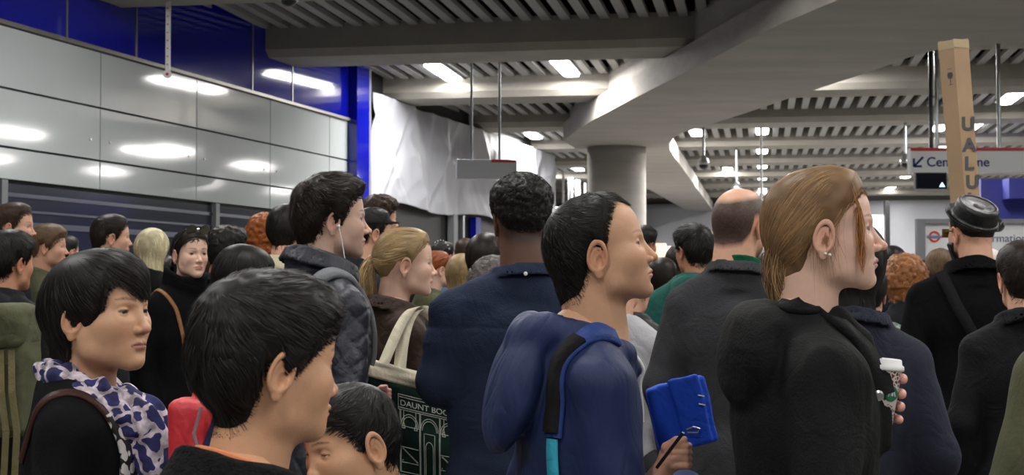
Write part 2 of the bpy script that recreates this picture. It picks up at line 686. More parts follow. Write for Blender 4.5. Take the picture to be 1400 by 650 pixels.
# far left middle: white hoarding with steel uprights, seen between the sheet and the column
m = MB()
a, b = at_y(738, 272, 40), at_y(812, 300, 50)
d = (b - a)
d.z = 0
m.box(((a.x + b.x) / 2, (a.y + b.y) / 2, 1.85), (d.length / 2 + 1.0, 0.05, 1.85), (d.normalized(), Vector((-d.normalized().y, d.normalized().x, 0)), Z))
props(m.build('white_screen_wall', M_SHEET), 'low white screen wall running back left of the column', 'screen')
for i, (x, y0_, y1_, dp) in enumerate(((745, 236, 300, 38), (752, 231, 300, 38.5), (758, 240, 300, 39), (770, 234, 300, 41), (777, 243, 300, 42), (782, 243, 300, 42.5),
                                       (788, 246, 300, 43), (792, 246, 300, 43.5), (800, 250, 300, 44))):
    m = MB()
    top = at_y(x, y0_, dp)
    m.tube([(top.x, dp, 0), (top.x, dp, top.z)], 0.035, 8)
    o = m.build('steel_upright', M_WHITE)
    props(o, 'slim white upright in the distant row left of the column', 'post', 'distant white uprights left of the column')

# right: blue panel wall and soffit return
m = MB()
c, h = face_rect(1338, 262, 1480, 345, 30)
m.box((c[0], 30, 1.8), (h[0], 0.15, 1.8))
M_BLUE2 = mat('blue_board', rgb(40, 44, 118), 0.5)
o = struct(m.build('wall_right', M_BLUE2))
m = MB()
a0, b0 = at_y(1375, 245, 29.5), at_y(1480, 245, 29.5)
m.box(((a0.x + b0.x) / 2, 29.5, a0.z - 0.2), ((b0.x - a0.x) / 2, 0.2, 0.2))
m.build('fascia', M_BLUE2, o)

# ------------------------------------------------------------------ luminaires
LUM_GROUP = 'recessed ceiling luminaires'


def luminaire(p, label, power, length=1.9, width=0.26, lamp=True, group=LUM_GROUP, rz=None):
    rz = math.atan2(-V.x, V.y) if rz is None else rz
    t = empty('ceiling_light', (p.x, p.y, p.z), rz)
    props(t, label, 'ceiling light', group)
    m = MB()
    m.box((0, 0, 0.09), (width / 2 + 0.03, length / 2 + 0.03, 0.05))
    m.build('housing', M_POST, t)
    m = MB()
    n = 8
    pts = []
    for sgn in (1, -1):
        for k in range(n + 1):
            a = math.pi * k / n
            pts.append((sgn * math.cos(a) * width / 2, sgn * (math.sin(a) * width / 2 + length / 2 - width / 2)))
    m.prism(pts, 0.0, 0.045)
    m.build('diffuser', M_LIGHT, t)
    if lamp:
        area_lamp('lamp', (0, 0, -0.02), width, length, power, parent=t)
    return t


ZL = 4.88
seen = [(606, 101, 'luminaire before the second beam, nearest the white sheeting'),
        (772, 94, 'luminaire left of the ring beam, above the column'),
        (729, 187, 'small distant luminaire above the hanging blank sign'),
        (790, 232, 'far luminaire just left of the column'),
        (744, 236, 'faint far luminaire above the white uprights'),
        (952, 183, 'round looking luminaire right of the column, above the dome camera'),
        (995, 233, 'far luminaire low between the two hanging cameras'),
        (1285, 176, 'luminaire hidden partly by the cardboard box'),
        (1190, 117, 'luminaire above the long concrete beam right of the ring'),
        (914, 197, 'luminaire washing the side of the ring beam')]
POW = 220
for px, py, lb in seen:
    p = at_z(px, py, ZL if py in (101, 94) else 4.77)
    if py in (117,):
        p = uv(0.9, 22.9, 4.9)
        p.z = 4.9
    if py == 197:
        p = p + Vector((0.1, 0.2, 0.25))
    far = p.y > 30
    luminaire(p, 'bright ' + lb, POW * (0.5 if px == 606 else 1.0) * (1.0 if not far else 1.3), length=1.9 if p.y < 30 else 1.2)
# luminaires outside the picture that light the hall (over the crowd and behind the camera)
for vv in (-5.0, -0.2, 4.6, 9.4, 12.8):
    for uu in (-4.5, -1.2, 2.4, 6.0, 9.6):
        luminaire(uv(uu, vv, ZL), 'ceiling luminaire over the waiting crowd, above the top of the photo', 105)
for vv in (27.2, 32.0, 36.8, 41.6, 46.4, 51.2, 53.6):  # deep rows added to brighten the far hall; rearmost lights the far wall
    for uu in ((4.4,) if vv < 30 else (0.0, 4.4, 9.4)):
        p = uv(uu, vv, 4.77)
        luminaire(p, 'luminaire added behind the beams to light the deep hall', 270 if vv < 50 else 150, group='luminaires added behind the deep beams')
# ================================================================== SHAPING TOOLS (distance fields)
def smin(a, b, k):
    h = np.clip(0.5 + 0.5 * (b - a) / k, 0, 1)
    return b + (a - b) * h - k * h * (1 - h)


def smax(a, b, k):
    return -smin(-a, -b, k)


def ell(P, c, r, R=None):
    q = P - A(*c)
    if R is not None:
        q = q @ R                      # rows are points: world->local with R's columns as axes
    r = A(*r)
    k0 = np.sqrt(((q / r) ** 2).sum(-1)) + 1e-9
    k1 = np.sqrt(((q / (r * r)) ** 2).sum(-1)) + 1e-9
    return k0 * (k0 - 1) / k1


def cap(P, a, b, r0, r1=None):
    r1 = r0 if r1 is None else r1
    a, b = A(*a), A(*b)
    ab = b - a
    t = np.clip(((P - a) @ ab) / (ab @ ab + 1e-12), 0, 1)
    return np.linalg.norm(P - a - t[..., None] * ab, axis=-1) - (r0 + (r1 - r0) * t)


def chain(P, pts, rs, k=0.01):
    d = None
    for i in range(len(pts) - 1):
        c = cap(P, pts[i], pts[i + 1], rs[i], rs[i + 1])
        d = c if d is None else smin(d, c, k)
    return d


def rotm(yaw=0, pitch=0, roll=0):
    """columns = local axes; yaw about z (+ = left), pitch about x (+ = up), roll about y"""
    return np.array((Matrix.Rotation(math.radians(yaw), 3, 'Z') @ Matrix.Rotation(math.radians(pitch), 3, 'X') @
                     Matrix.Rotation(math.radians(roll), 3, 'Y')), np.float32)


def nets(f, lo, hi, h):
    """surface of f = 0 as quads (naive surface nets), evaluated densely only near the surface"""
    lo = np.array(lo, np.float32)
    hi = np.array(hi, np.float32)
    B = 4
    nb = np.ceil((hi - lo) / (h * B)).astype(int) + 1
    n = nb * B + 1
    ax = [lo[i] + h * np.arange(n[i], dtype=np.float32) for i in range(3)]
    cc = np.stack(np.meshgrid(*[lo[i] + h * B * (np.arange(nb[i], dtype=np.float32) + 0.5) for i in range(3)], indexing='ij'), -1)
    dc = f(cc.reshape(-1, 3)).reshape(nb)
    near = np.abs(dc) < h * B * 1.25 + 0.004
    D = np.empty(n, np.float32)
    big = np.repeat(np.repeat(np.repeat(dc, B, 0), B, 1), B, 2)
    D[:] = 1.0
    D[:n[0] - 1, :n[1] - 1, :n[2] - 1] = np.where(big > 0, 1.0, -1.0)
    mask = np.zeros(n, bool)
    mb = np.repeat(np.repeat(np.repeat(near, B, 0), B, 1), B, 2)
    for dx in (0, 1):
        for dy in (0, 1):
            for dz in (0, 1):
                mask[dx:dx + n[0] - 1, dy:dy + n[1] - 1, dz:dz + n[2] - 1] |= mb
    I = np.argwhere(mask)
    vals = np.empty(len(I), np.float32)
    for s in range(0, len(I), 400000):
        q = I[s:s + 400000]
        vals[s:s + 400000] = f((lo + h * q).astype(np.float32))
    D[mask] = vals
    # closed at the border of the box
    for a_ in range(3):
        sl = [slice(None)] * 3
        for e in (0, -1):
            sl[a_] = e
            D[tuple(sl)] = np.maximum(D[tuple(sl)], 0.3 * h)
    S = D < 0
    c8 = [S[dx:n[0] - 1 + dx, dy:n[1] - 1 + dy, dz:n[2] - 1 + dz] for dx in (0, 1) for dy in (0, 1) for dz in (0, 1)]
    anyi = np.logical_or.reduce(c8)
    alli = np.logical_and.reduce(c8)
    act = anyi & ~alli
    C = np.argwhere(act)
    vid = np.full(act.shape, -1, np.int64)
    vid[act] = np.arange(len(C))
    acc = np.zeros((len(C), 3), np.float32)
    cnt = np.zeros(len(C), np.float32)
    for a_ in range(3):
        o1, o2 = [(1, 2), (0, 2), (0, 1)][a_]
        for e1 in (0, 1):
            for e2 in (0, 1):
                p = C.copy()
                p[:, o1] += e1
                p[:, o2] += e2
                q = p.copy()
                q[:, a_] += 1
                da = D[p[:, 0], p[:, 1], p[:, 2]]
                db = D[q[:, 0], q[:, 1], q[:, 2]]
                x = (da < 0) != (db < 0)
                t = np.where(x, da / np.where(x, da - db, 1), 0)
                pos = p.astype(np.float32)
                pos[:, a_] += t
                acc[x] += pos[x]
                cnt[x] += 1
    v = lo + h * acc / cnt[:, None]
    quads = []
    for a_ in range(3):
        sl0 = [slice(1, n[i] - 1) for i in range(3)]
        sl0[a_] = slice(0, n[a_] - 1)
        sl1 = list(sl0)
        sl1[a_] = slice(1, n[a_])
        x = S[tuple(sl0)] != S[tuple(sl1)]
        E = np.argwhere(x)
        base = np.array([sl0[i].start for i in range(3)])
        E = E + base
        o1, o2 = [(1, 2), (2, 0), (0, 1)][a_]

        def g(d1, d2):
            q = E.copy()
            q[:, o1] -= d1
            q[:, o2] -= d2
            return vid[q[:, 0], q[:, 1], q[:, 2]]
        quad = np.stack([g(1, 1), g(0, 1), g(0, 0), g(1, 0)], -1)
        flip = ~S[E[:, 0], E[:, 1], E[:, 2]]
        quad[flip] = quad[flip][:, ::-1]
        quads.append(quad)
    F = np.concatenate(quads)
    F = F[(F >= 0).all(1)]
    return v, F


def grad(f, P, e=0.0015):
    g = np.stack([f(P + A(e, 0, 0)) - f(P - A(e, 0, 0)), f(P + A(0, e, 0)) - f(P - A(0, e, 0)), f(P + A(0, 0, e)) - f(P - A(0, 0, e))], -1)
    return g / (np.linalg.norm(g, axis=-1, keepdims=True) + 1e-9)


def snap(f, v, it=1):
    for _ in range(it):
        v = v - grad(f, v, 0.0008) * f(v)[:, None] * 0.8
    return v


# ------------------------------------------------------------------ head
HEAD_DEF = dict(nose=1.0, nosew=1.0, jaw=1.0, chin=1.0, brow=1.0, cheek=1.0, lip=1.0, face=1.0, neck=0.056, neckl=1.0,
                ear=1.0, eyeopen=0.85, width=1.0, chinz=0.0, nosez=0.0, fat=0.0, forehead=0.0, hood=0.0, earrot=2.0, necky=0.0)


def skull(P, q):
    """head without features: what hair grows on (also the nape)"""
    X = P.copy()
    X[..., 0] = np.abs(X[..., 0]) / q['width']
    d = ell(X, (0, -0.012, 0.027), (0.0735, 0.095, 0.084))
    d = smin(d, ell(X, (0, 0.030 + q['forehead'], 0.045), (0.057, 0.050, 0.056)), 0.03)
    d = smin(d, ell(X, (0, -0.045, -0.002), (0.060, 0.055, 0.055)), 0.03)
    return d


def neck_d(P, q):
    P = P - A(0, q['necky'], 0) * np.clip((0.02 - P[..., 2:3]) / 0.09, 0, 1)
    n = cap(P, (0, -0.028, -0.05), (0, -0.050, -0.20), q['neck'], q['neck'] * 1.08)
    n = smin(n, cap(P, (0, -0.050, -0.02), (0, -0.075, -0.20), q['neck'] * 0.72, q['neck'] * 0.85), 0.03)
    return n


def head_d(P, q, detail=True):
    X = P.copy()
    X[..., 0] = np.abs(X[..., 0]) / q['width']
    d = skull(P, q)
    fz = q['chinz']
    # middle of the face, cheeks, jaw
    d = smin(d, ell(X, (0, 0.034, -0.032), (0.055 + q['fat'], 0.055, 0.066)), 0.025)
    d = smin(d, ell(X, (0.034, 0.047, -0.024), (0.024 * q['cheek'] + q['fat'], 0.030, 0.027)), 0.022)
    jw = 0.0415 * q['jaw'] + q['fat'] * 0.8
    d = smin(d, ell(X, (0.034 + q['fat'], 0.018, -0.045), (0.026, 0.040, 0.042)), 0.02)
    d = smin(d, cap(X, (jw, -0.002, -0.050), (jw * 0.98, 0.008, -0.070), 0.017, 0.016), 0.025)
    d = smin(d, cap(X, (jw * 0.98, 0.010, -0.072), (0.014, 0.064, -0.096 + fz), 0.0155, 0.013), 0.022)
    d = smin(d, ell(X, (0, 0.036, -0.072), (0.038 + q['fat'], 0.040, 0.030)), 0.025)
    d = smin(d, ell(X, (0, 0.0685 + 0.006 * (q['chin'] - 1), -0.097 + fz), (0.019, 0.0175, 0.0155)), 0.016)
    d = smin(d, ell(X, (0, 0.062, -0.070), (0.027, 0.024, 0.024)), 0.014)       # mouth mound
    d = smin(d, cap(X, (0.010, 0.078 + 0.003 * (q['brow'] - 1), 0.016), (0.040, 0.063, 0.017), 0.010 * q['brow'] ** 0.3, 0.008), 0.014)
    # neck
    d = smin(d, neck_d(P, q), 0.022)
    if not detail:
        return d
    # eye sockets
    d = smax(d, -ell(X, (0.035, 0.091, 0.000), (0.0215, 0.0165, 0.0108)), 0.012)
    # eyeball with lids
    E = X - A(0.0320, 0.0668, 0.000)
    re = np.linalg.norm(E, axis=-1)
    ball = re - 0.0122
    lid = re - 0.0139
    op = 0.0052 * q['eyeopen']
    curve = op * (1 - np.abs((E[..., 0] - 0.0008) / 0.0150) ** 3)
    slit = np.maximum(np.abs(E[..., 2] + 0.0003) * 1.0 - curve, -(E[..., 1] - 0.000))
    lid = smax(lid, -slit, 0.0012)
    d = smin(d, lid, 0.004)
    d = np.minimum(d, ball)
    # nose
    nz, nw, zz = q['nose'], q['nosew'], q['nosez']
    d = smin(d, cap(X, (0, 0.0775, 0.010), (0, 0.084 + 0.016 * nz, -0.031 + zz), 0.0062 * nw, 0.0085 * nw), 0.010)
    d = smin(d, ell(X, (0, 0.086 + 0.0165 * nz, -0.0345 + zz), (0.0098 * nw, 0.0095, 0.0085)), 0.006)
    d = smin(d, ell(X, (0.0115 * nw, 0.083 + 0.008 * nz, -0.0375 + zz), (0.0062 * nw, 0.0095, 0.0068)), 0.005)
    d = smax(d, -ell(X, (0.0062 * nw, 0.088 + 0.010 * nz, -0.0435 + zz), (0.0032, 0.0055, 0.0035)), 0.003)
    # lips
    lp = q['lip']
    zm = -0.0655 + fz * 0.3
    up = chain(X, [(0.000, 0.0885, zm + 0.0035), (0.007, 0.0885, zm + 0.0045), (0.016, 0.0815, zm + 0.0015), (0.023, 0.0735, zm - 0.0005)],
               [0.0040 * lp, 0.0043 * lp, 0.0032 * lp, 0.0012], 0.004)
    lo_ = chain(X, [(0.000, 0.0870, zm - 0.0052), (0.009, 0.0850, zm - 0.0050), (0.021, 0.0750, zm - 0.0015)],
                [0.0052 * lp, 0.0047 * lp, 0.0012], 0.004)
    d = smin(d, up, 0.005)
    d = smin(d, lo_, 0.005)
    d = smax(d, -chain(X, [(0, 0.0935, zm - 0.0005), (0.012, 0.0900, zm - 0.0002), (0.024, 0.0765, zm - 0.0015)], [0.0013, 0.0013, 0.0010], 0.002), 0.003)
    d = smax(d, -cap(X, (0, 0.0955, -0.047), (0, 0.0945, -0.056), 0.0026, 0.003), 0.006)       # philtrum
    d = smax(d, -ell(X, (0, 0.092, -0.082 + fz * 0.6), (0.018, 0.0065, 0.0045)), 0.010)          # under the lower lip
    # ear
    es = q['ear']
    R = np.array(Matrix.Rotation(math.radians(q['earrot']), 3, 'Z') @ Matrix.Rotation(math.radians(-14), 3, 'X'), np.float32)
    Q = (X - A(0.0735, -0.014, -0.014)) @ R / es
    rr = np.sqrt((Q[..., 1] / 0.0165) ** 2 + ((Q[..., 2] - 0.002) / (0.0265 - 0.0035 * np.sign(-Q[..., 2]))) ** 2)
    rim = np.sqrt(((rr - 1) * 0.0175) ** 2 + (Q[..., 0] - 0.005 - 0.003 * np.clip(Q[..., 2] / 0.03, -1, 1)) ** 2) - 0.0033
    disk = ell(Q, (0.000, 0.000, 0.000), (0.0045, 0.0165, 0.0275))
    ear = smin(rim, disk, 0.004)
    ear = smin(ear, ell(Q, (0.001, 0.004, -0.027), (0.0042, 0.0075, 0.0085)), 0.004)     # lobe
    anti = np.sqrt(((rr - 0.58) * 0.0175) ** 2 + (Q[..., 0] - 0.0035) ** 2) - 0.0022
    anti = np.maximum(anti, Q[..., 1] - 0.006)
    ear = smin(ear, anti, 0.004)
    ear = smax(ear, -ell(Q, (0.0052, 0.0045, -0.004), (0.0060, 0.0068, 0.0105)), 0.003)   # bowl
    ear = smin(ear, ell(Q, (0.003, 0.0145, -0.005), (0.0035, 0.004, 0.006)), 0.003)       # tragus
    d = smin(d, ear * es, 0.005)
    return d


def bell(x, c, w):
    return np.exp(-((x - c) / w) ** 2)


def skin_colors(v, q, base, lipc=None, brow=(0.03, 0.02, 0.015), browk=0.85, stubble=0.0, iris=(0.025, 0.014, 0.008), blush=0.25, makeup=0.0):
    """skin colour of head vertices v in head space, mouth crease shade painted in"""
    c = np.tile(A(*base), (len(v), 1))
    x = np.abs(v[:, 0]) / q['width']
    y, z = v[:, 1], v[:, 2]
    lipc = A(*(lipc or (base[0] * 0.80, base[1] * 0.45, base[2] * 0.45)))
    red = A(base[0] * 1.0, base[1] * 0.70, base[2] * 0.62)

    def mixin(w, col):
        nonlocal c
        c = c * (1 - w[:, None]) + col * w[:, None]
    front = (y > 0.04)
    mixin(blush * bell(x, 0.040, 0.020) * bell(z, -0.030, 0.020) * front, red)
    mixin(blush * 1.2 * bell(x, 0.0, 0.014) * bell(z, -0.036, 0.012) * (y > 0.08), red)
    mixin(blush * 1.5 * (x > 0.072) * bell(z, -0.006, 0.04), red)
    n1 = vnoise(v * 60.0, 3) * 0.5 + vnoise(v * 150.0, 5) * 0.5
    c *= (1 + 0.05 * n1)[:, None]
    if stubble:
        w = np.clip(bell(z, -0.095, 0.036) * (y > -0.01) * 1.1 + bell(x, 0, 0.03) * bell(z, -0.052, 0.008) * front, 0, 1)
        w = w * (1 - bell(x, 0.0, 0.02) * bell(z, -0.066, 0.007))
        mixin(stubble * w, A(*brow) * 2.5)
    # lips
    zm = -0.0655 + q['chinz'] * 0.3
    half = 0.0075 * q['lip'] * np.sqrt(np.clip(1 - (x / 0.0245) ** 2, 0, 1))
    w = np.clip((half - np.abs(z - zm + 0.0008)) / 0.0016 + 0.5, 0, 1) * (y > 0.068) * (x < 0.025)
    mixin(w * 0.8, lipc)
    w = np.clip(1 - np.abs(z - zm + 0.0003 + 0.001 * (x / 0.02) ** 2) / 0.0012, 0, 1) * (y > 0.068) * (x < 0.025)
    mixin(w * 0.65, lipc * 0.25)  # dark line between the lips: crease shade put into the colour
    if q.get('buzz'):
        zl = interp_az(azim(v), BUZZ)
        wz = np.clip((z - zl) / 0.02, 0, 1)
        top = ((v[:, 0] / 0.060) ** 2 + ((y + 0.025) / 0.092) ** 2 + ((z - 0.105) / 0.052) ** 2)
        if q['buzz'] > 0:
            wz = wz * np.clip((top - 0.75) / 0.75, 0.04, 1)
        ear = (x > 0.079) * (np.abs(z + 0.012) < 0.04)
        mixin(np.clip(abs(q['buzz']) * wz * (1 - ear) * (0.95 + 0.1 * vnoise(v * 300, 14)), 0, 0.94), A(*brow) * 1.3)
    # brows
    zb = 0.0215 + 0.0045 * np.sin(np.clip((x - 0.012) / 0.036, 0, 1) * math.pi * 0.75)
    wb = np.clip(1.2 - np.abs(z - zb) / (0.0042 - 0.0022 * np.clip((x - 0.03) / 0.02, 0, 1)), 0, 1) * (x > 0.011) * (x < 0.050) * (y > 0.04)
    wb = wb * np.clip(0.75 + 0.35 * vnoise(v * A(500, 300, 500), 9), 0, 1)
    mixin(browk * wb, A(*brow))
    # eyes
    E = np.stack([x - 0.0320, y - 0.0668, z], -1)
    re = np.linalg.norm(E, axis=-1)
    eye = (re < 0.0129) & (E[:, 1] > 0.000)
    rho = np.sqrt(E[:, 0] ** 2 + E[:, 2] ** 2)
    c[eye] = A(0.24, 0.21, 0.20)
    c[eye & (rho < 0.0074)] = A(*iris)
    c[eye & (rho < 0.0028)] = A(0.005, 0.005, 0.005)
    op = 0.0052 * q['eyeopen']
    lash = (~eye) & (re < 0.0155) & (E[:, 1] > 0.001) & (np.abs(np.abs(E[:, 2]) - op * (1 - np.abs((E[:, 0] - 0.0008) / 0.0150) ** 3)) < 0.0024) & (E[:, 2] > -0.001)
    mixin(lash * (0.6 + 0.3 * makeup), A(0.02, 0.015, 0.015))
    return c


BUZZ = [(0, .085), (40, .080), (55, .050), (66, .015), (78, -.035), (88, -.030), (94, .016), (112, .010), (122, -.04), (145, -.075), (180, -.082)]
# ------------------------------------------------------------------ hair
def interp_az(az, table):
    t = np.array(table, np.float32)
    return np.interp(az, t[:, 0], t[:, 1]).astype(np.float32)


def azim(P):
    """0 = straight ahead, 180 = back of the head; sign gone"""
    return np.degrees(np.arctan2(np.abs(P[..., 0]), P[..., 1] + 0.010))


STYLES = {
    # az -> lowest level of hair ; az -> thickness at the sides ; top thickness
    'short': dict(line=[(0, .074), (25, .073), (42, .064), (55, .040), (66, .012), (78, -.020), (88, -.018), (94, .016), (112, .010), (122, -.03), (145, -.066), (180, -.074)],
                  side=0.009, top=0.020, tlo=0.0035),
    'kid': dict(line=[(0, .052), (25, .052), (45, .045), (58, .025), (70, -.010), (80, -.022), (88, -.015), (94, .016), (112, .010), (122, -.03), (145, -.062), (180, -.070)],
                side=0.014, top=0.024, tlo=0.004),
    'bob': dict(line=[(0, .030), (30, .028), (46, .018), (58, .000), (68, -.030), (80, -.040), (90, -.012), (100, -.010), (115, -.05), (130, -.088), (180, -.105)],
                side=0.024, top=0.028, tlo=0.010),
    'slick': dict(line=[(0, .076), (25, .072), (42, .058), (55, .040), (66, .015), (78, -.008), (88, .006), (94, .018), (112, .010), (125, -.02), (145, -.046), (180, -.052)],
                  side=0.009, top=0.013, tlo=0.003),
    'long': dict(line=[(0, .074), (25, .070), (40, .050), (52, .015), (60, -.030), (75, -.13), (100, -.17), (180, -.20)],
                 side=0.020, top=0.020, tlo=0.014),
    'afro': dict(line=[(0, .070), (25, .070), (42, .064), (55, .040), (66, .012), (78, -.010), (88, -.012), (94, .018), (112, .018), (125, .00), (150, -.030), (180, -.035)],
                 side=0.012, top=0.026, tlo=0.006),
    'bald': dict(line=[(0, .125), (60, .110), (75, .050), (86, -.005), (94, .018), (112, .012), (125, -.02), (150, -.055), (180, -.060)],
                 side=0.0022, top=0.001, tlo=0.0012),
    'recede': dict(line=[(0, .092), (14, .088), (26, .100), (40, .086), (54, .050), (66, .018), (78, -.012), (88, -.012), (94, .018), (112, .010), (122, -.03), (145, -.070), (180, -.082)],
                   side=0.010, top=0.016, tlo=0.003),
    'curly': dict(line=[(0, .060), (25, .058), (42, .040), (55, .010), (66, -.03), (80, -.06), (100, -.08), (180, -.085)],
                  side=0.040, top=0.045, tlo=0.03),
}


def hair_thick(P, st):
    z = P[..., 2]
    lz = interp_az(azim(P), st['line'])
    up = np.clip((z - 0.02) / 0.08, 0, 1)
    t = st['side'] + (st['top'] - st['side']) * up * up * (3 - 2 * up)
    edge = np.clip((z - lz) / 0.035, 0, 1)
    return st['tlo'] + (t - st['tlo']) * edge


def hair_vol(P, q, st):
    """full hair level set, without the cut at the hairline"""
    base = smin(skull(P, q), neck_d(P, q) + 0.004, 0.02)
    d = base - hair_thick(P, st)
    if 'extra' in st:
        d = st['extra'](P, d)
    return d


def hair_cap(P, q, st):
    d = hair_vol(P, q, st)
    lz = interp_az(azim(P), st['line'])
    jag = 0.004 * vnoise(P * 90, 4) if st.get('jag', 1) else 0
    cut = (lz - P[..., 2]) + jag
    if 'zfloor' in st:
        cut = np.maximum(cut, st['zfloor'] - P[..., 2])
    ds = smax(d, cut, 0.006)
    if 'add' in st:
        ds = smin(ds, st['add'](P), 0.01)
    if 'lump' in st:
        ds = ds - st['lump'] * vnoise(P * st.get('lumps', 70), 8)
    return ds


def strands(q, st, n, length, steps, flow, width, lift=0.004, rootin=0.004, over=0.012, wob=0.25, seed=1, volf=None, roots=None, clump=0.0):
    """hair strands as tapered ribbons that follow the hair surface"""
    rg = np.random.default_rng(seed)
    volf = volf or (lambda P: hair_vol(P, q, st))
    if roots is None:
        v, f = nets(lambda P: hair_cap(P, q, st), (-0.16, -0.18, -0.26), (0.16, 0.15, 0.19), 0.006)
        ctr = v[f].mean(1)
        nrm = grad(volf, ctr)
        ok = np.abs(volf(ctr)) < 0.006
        pool = ctr[ok]
        p = pool[rg.integers(0, len(pool), n)] + rg.normal(0, 0.0025, (n, 3)).astype(np.float32)
    else:
        p = roots[rg.integers(0, len(roots), n)] + rg.normal(0, 0.003, (n, 3)).astype(np.float32)
    L = length * rg.uniform(0.6, 1.1, n).astype(np.float32)
    lf = lift * rg.uniform(0.0, 1.0, n).astype(np.float32) ** 2
    shade = rg.uniform(0, 1, n).astype(np.float32)
    wid = width * rg.uniform(0.6, 1.3, n).astype(np.float32)
    ph = rg.uniform(0, 6.28, n).astype(np.float32)
    k = rg.normal(0, wob, (n, 3)).astype(np.float32)
    pts, nrs = [], []
    alive = np.ones(n, bool)
    tprev = None
    for i in range(steps + 1):
        g = grad(volf, p, 0.002)
        off = -rootin * (1 - i / steps) ** 2 + lf * (i / steps) ** 1.5
        dist = volf(p)
        p = p - g * (dist - off)[:, None] * 0.9
        pts.append(p.copy())
        nrs.append(g)
        d = flow(p, g)
        d = d + k * (0.5 + 0.5 * math.sin(i)) + clump * np.stack([vnoise(p * 45, 21), vnoise(p * 45, 22), vnoise(p * 45, 23)], -1)
        d = d - g * (d * g).sum(-1, keepdims=True)
        d = d / (np.linalg.norm(d, axis=-1, keepdims=True) + 1e-6)
        if tprev is not None:
            d = d * 0.6 + tprev * 0.4
        tprev = d
        lz = interp_az(azim(p), st['line'])
        alive = alive & ((p[:, 2] > lz - over * (0.3 + shade)) | (i < 0))
        stepv = d * (L / steps)[:, None]
        p = np.where(alive[:, None], p + stepv, p)
    Pn = np.stack(pts, 1)
    Nn = np.stack(nrs, 1)
    T = np.gradient(Pn, axis=1)
    T /= np.linalg.norm(T, axis=-1, keepdims=True) + 1e-7
    S = np.cross(T, Nn)
    S /= np.linalg.norm(S, axis=-1, keepdims=True) + 1e-7
    # a little roll so that ribbons catch light differently
    rl = (np.random.default_rng(seed + 5).uniform(-0.6, 0.6, n).astype(np.float32))[:, None, None]
    S = S * np.cos(rl) + Nn * np.sin(rl)
    tt = np.linspace(0, 1, steps + 1)
    w = wid[:, None] * np.clip(np.minimum(0.5 + tt * 2, (1.02 - tt) * 1.8), 0.05, 1)[None, :]
    Lf = Pn - S * w[..., None] * 0.5
    Rt = Pn + S * w[..., None] * 0.5
    V_ = np.stack([Lf, Rt], 2).reshape(-1, 3)
    m_ = (steps + 1) * 2
    bs = (np.arange(n) * m_)[:, None]
    ii = (np.arange(steps) * 2)[None, :]
    q0 = bs + ii
    F = np.stack([q0, q0 + 1, q0 + 3, q0 + 2], -1).reshape(-1, 4)
    sh = np.repeat(shade, m_)
    return V_, F, sh


def ribbons(paths, width, seed=0, upv=(0, 0, 1)):
    """ribbons along given paths (n, k, 3)"""
    Pn = np.asarray(paths, np.float32)
    n, k, _ = Pn.shape
    rg = np.random.default_rng(seed)
    T = np.gradient(Pn, axis=1)
    T /= np.linalg.norm(T, axis=-1, keepdims=True) + 1e-7
    R_ = rg.normal(0, 1, (n, 1, 3))
    S = np.cross(T, R_)
    S /= np.linalg.norm(S, axis=-1, keepdims=True) + 1e-7
    tt = np.linspace(0, 1, k)
    w = width * rg.uniform(0.6, 1.2, (n, 1)) * np.clip((1.03 - tt) * 2.2, 0.05, 1)[None, :]
    V_ = np.stack([Pn - S * w[..., None] / 2, Pn + S * w[..., None] / 2], 2).reshape(-1, 3)
    m_ = k * 2
    q0 = (np.arange(n) * m_)[:, None] + (np.arange(k - 1) * 2)[None, :]
    F = np.stack([q0, q0 + 1, q0 + 3, q0 + 2], -1).reshape(-1, 4)
    return V_, F, np.repeat(rg.uniform(0, 1, n).astype(np.float32), m_)


# directions in which hair lies (head space)
def flow_crown(c=(0.01, -0.055, 0.115), fwd=0.0, down=0.0, side=0.0, nz=0.5, fq=25):
    def f(p, g):
        d = p - A(*c)
        d = d / (np.linalg.norm(d, axis=-1, keepdims=True) + 1e-6)
        d = d + A(side, fwd, -down)
        return d + nz * np.stack([vnoise(p * fq, 31), vnoise(p * fq, 32), vnoise(p * fq, 33)], -1)
    return f


def flow_to(t, nz=0.15, down=0.0):
    def f(p, g):
        d = A(*t) - p
        d = d / (np.linalg.norm(d, axis=-1, keepdims=True) + 1e-6)
        return d + A(0, 0, -down) + nz * np.stack([vnoise(p * 22, 31), vnoise(p * 22, 32), vnoise(p * 22, 33)], -1)
    return f


def flow_down(part=0.0, nz=0.2):
    def f(p, g):
        d = np.stack([np.sign(p[..., 0] - part) * 0.7 * np.clip((p[..., 2] - 0.02) / 0.08, 0, 1), -0.35 * np.clip((p[..., 2]) / 0.08, 0, 1) * np.ones_like(p[..., 0]), -np.ones_like(p[..., 0])], -1)
        return d + nz * np.stack([vnoise(p * 18, 31), vnoise(p * 18, 32), 0 * p[..., 0]], -1)
    return f


def flow_rand(s=0):
    def f(p, g):
        return np.stack([vnoise(p * 70, 41 + s), vnoise(p * 70, 42 + s), vnoise(p * 70, 43 + s)], -1) + g * 0.5
    return f
# ================================================================== PEOPLE
M_SKIN = mat('skin', (0.5, 0.3, 0.2), 0.48, vcol=True, bump=0.10, bscale=420, spec=0.4)
M_HAIR = mat('hair', (0.02, 0.015, 0.01), 0.46, vcol=True, spec=0.22)


def cloth_mat(name, color, rough=0.85, sheen=0.0, noise=0.08, bump=0.25, bscale=90, spec=0.2, stretch=(1, 1, 1), nscale=14, wrinkle=0.22, wscale=7.0):
    return mat(name, color, rough, noise=noise, nscale=nscale, bump=bump, bscale=bscale, spec=spec, sheen=sheen, stretch=stretch, wrinkle=wrinkle, wscale=wscale)


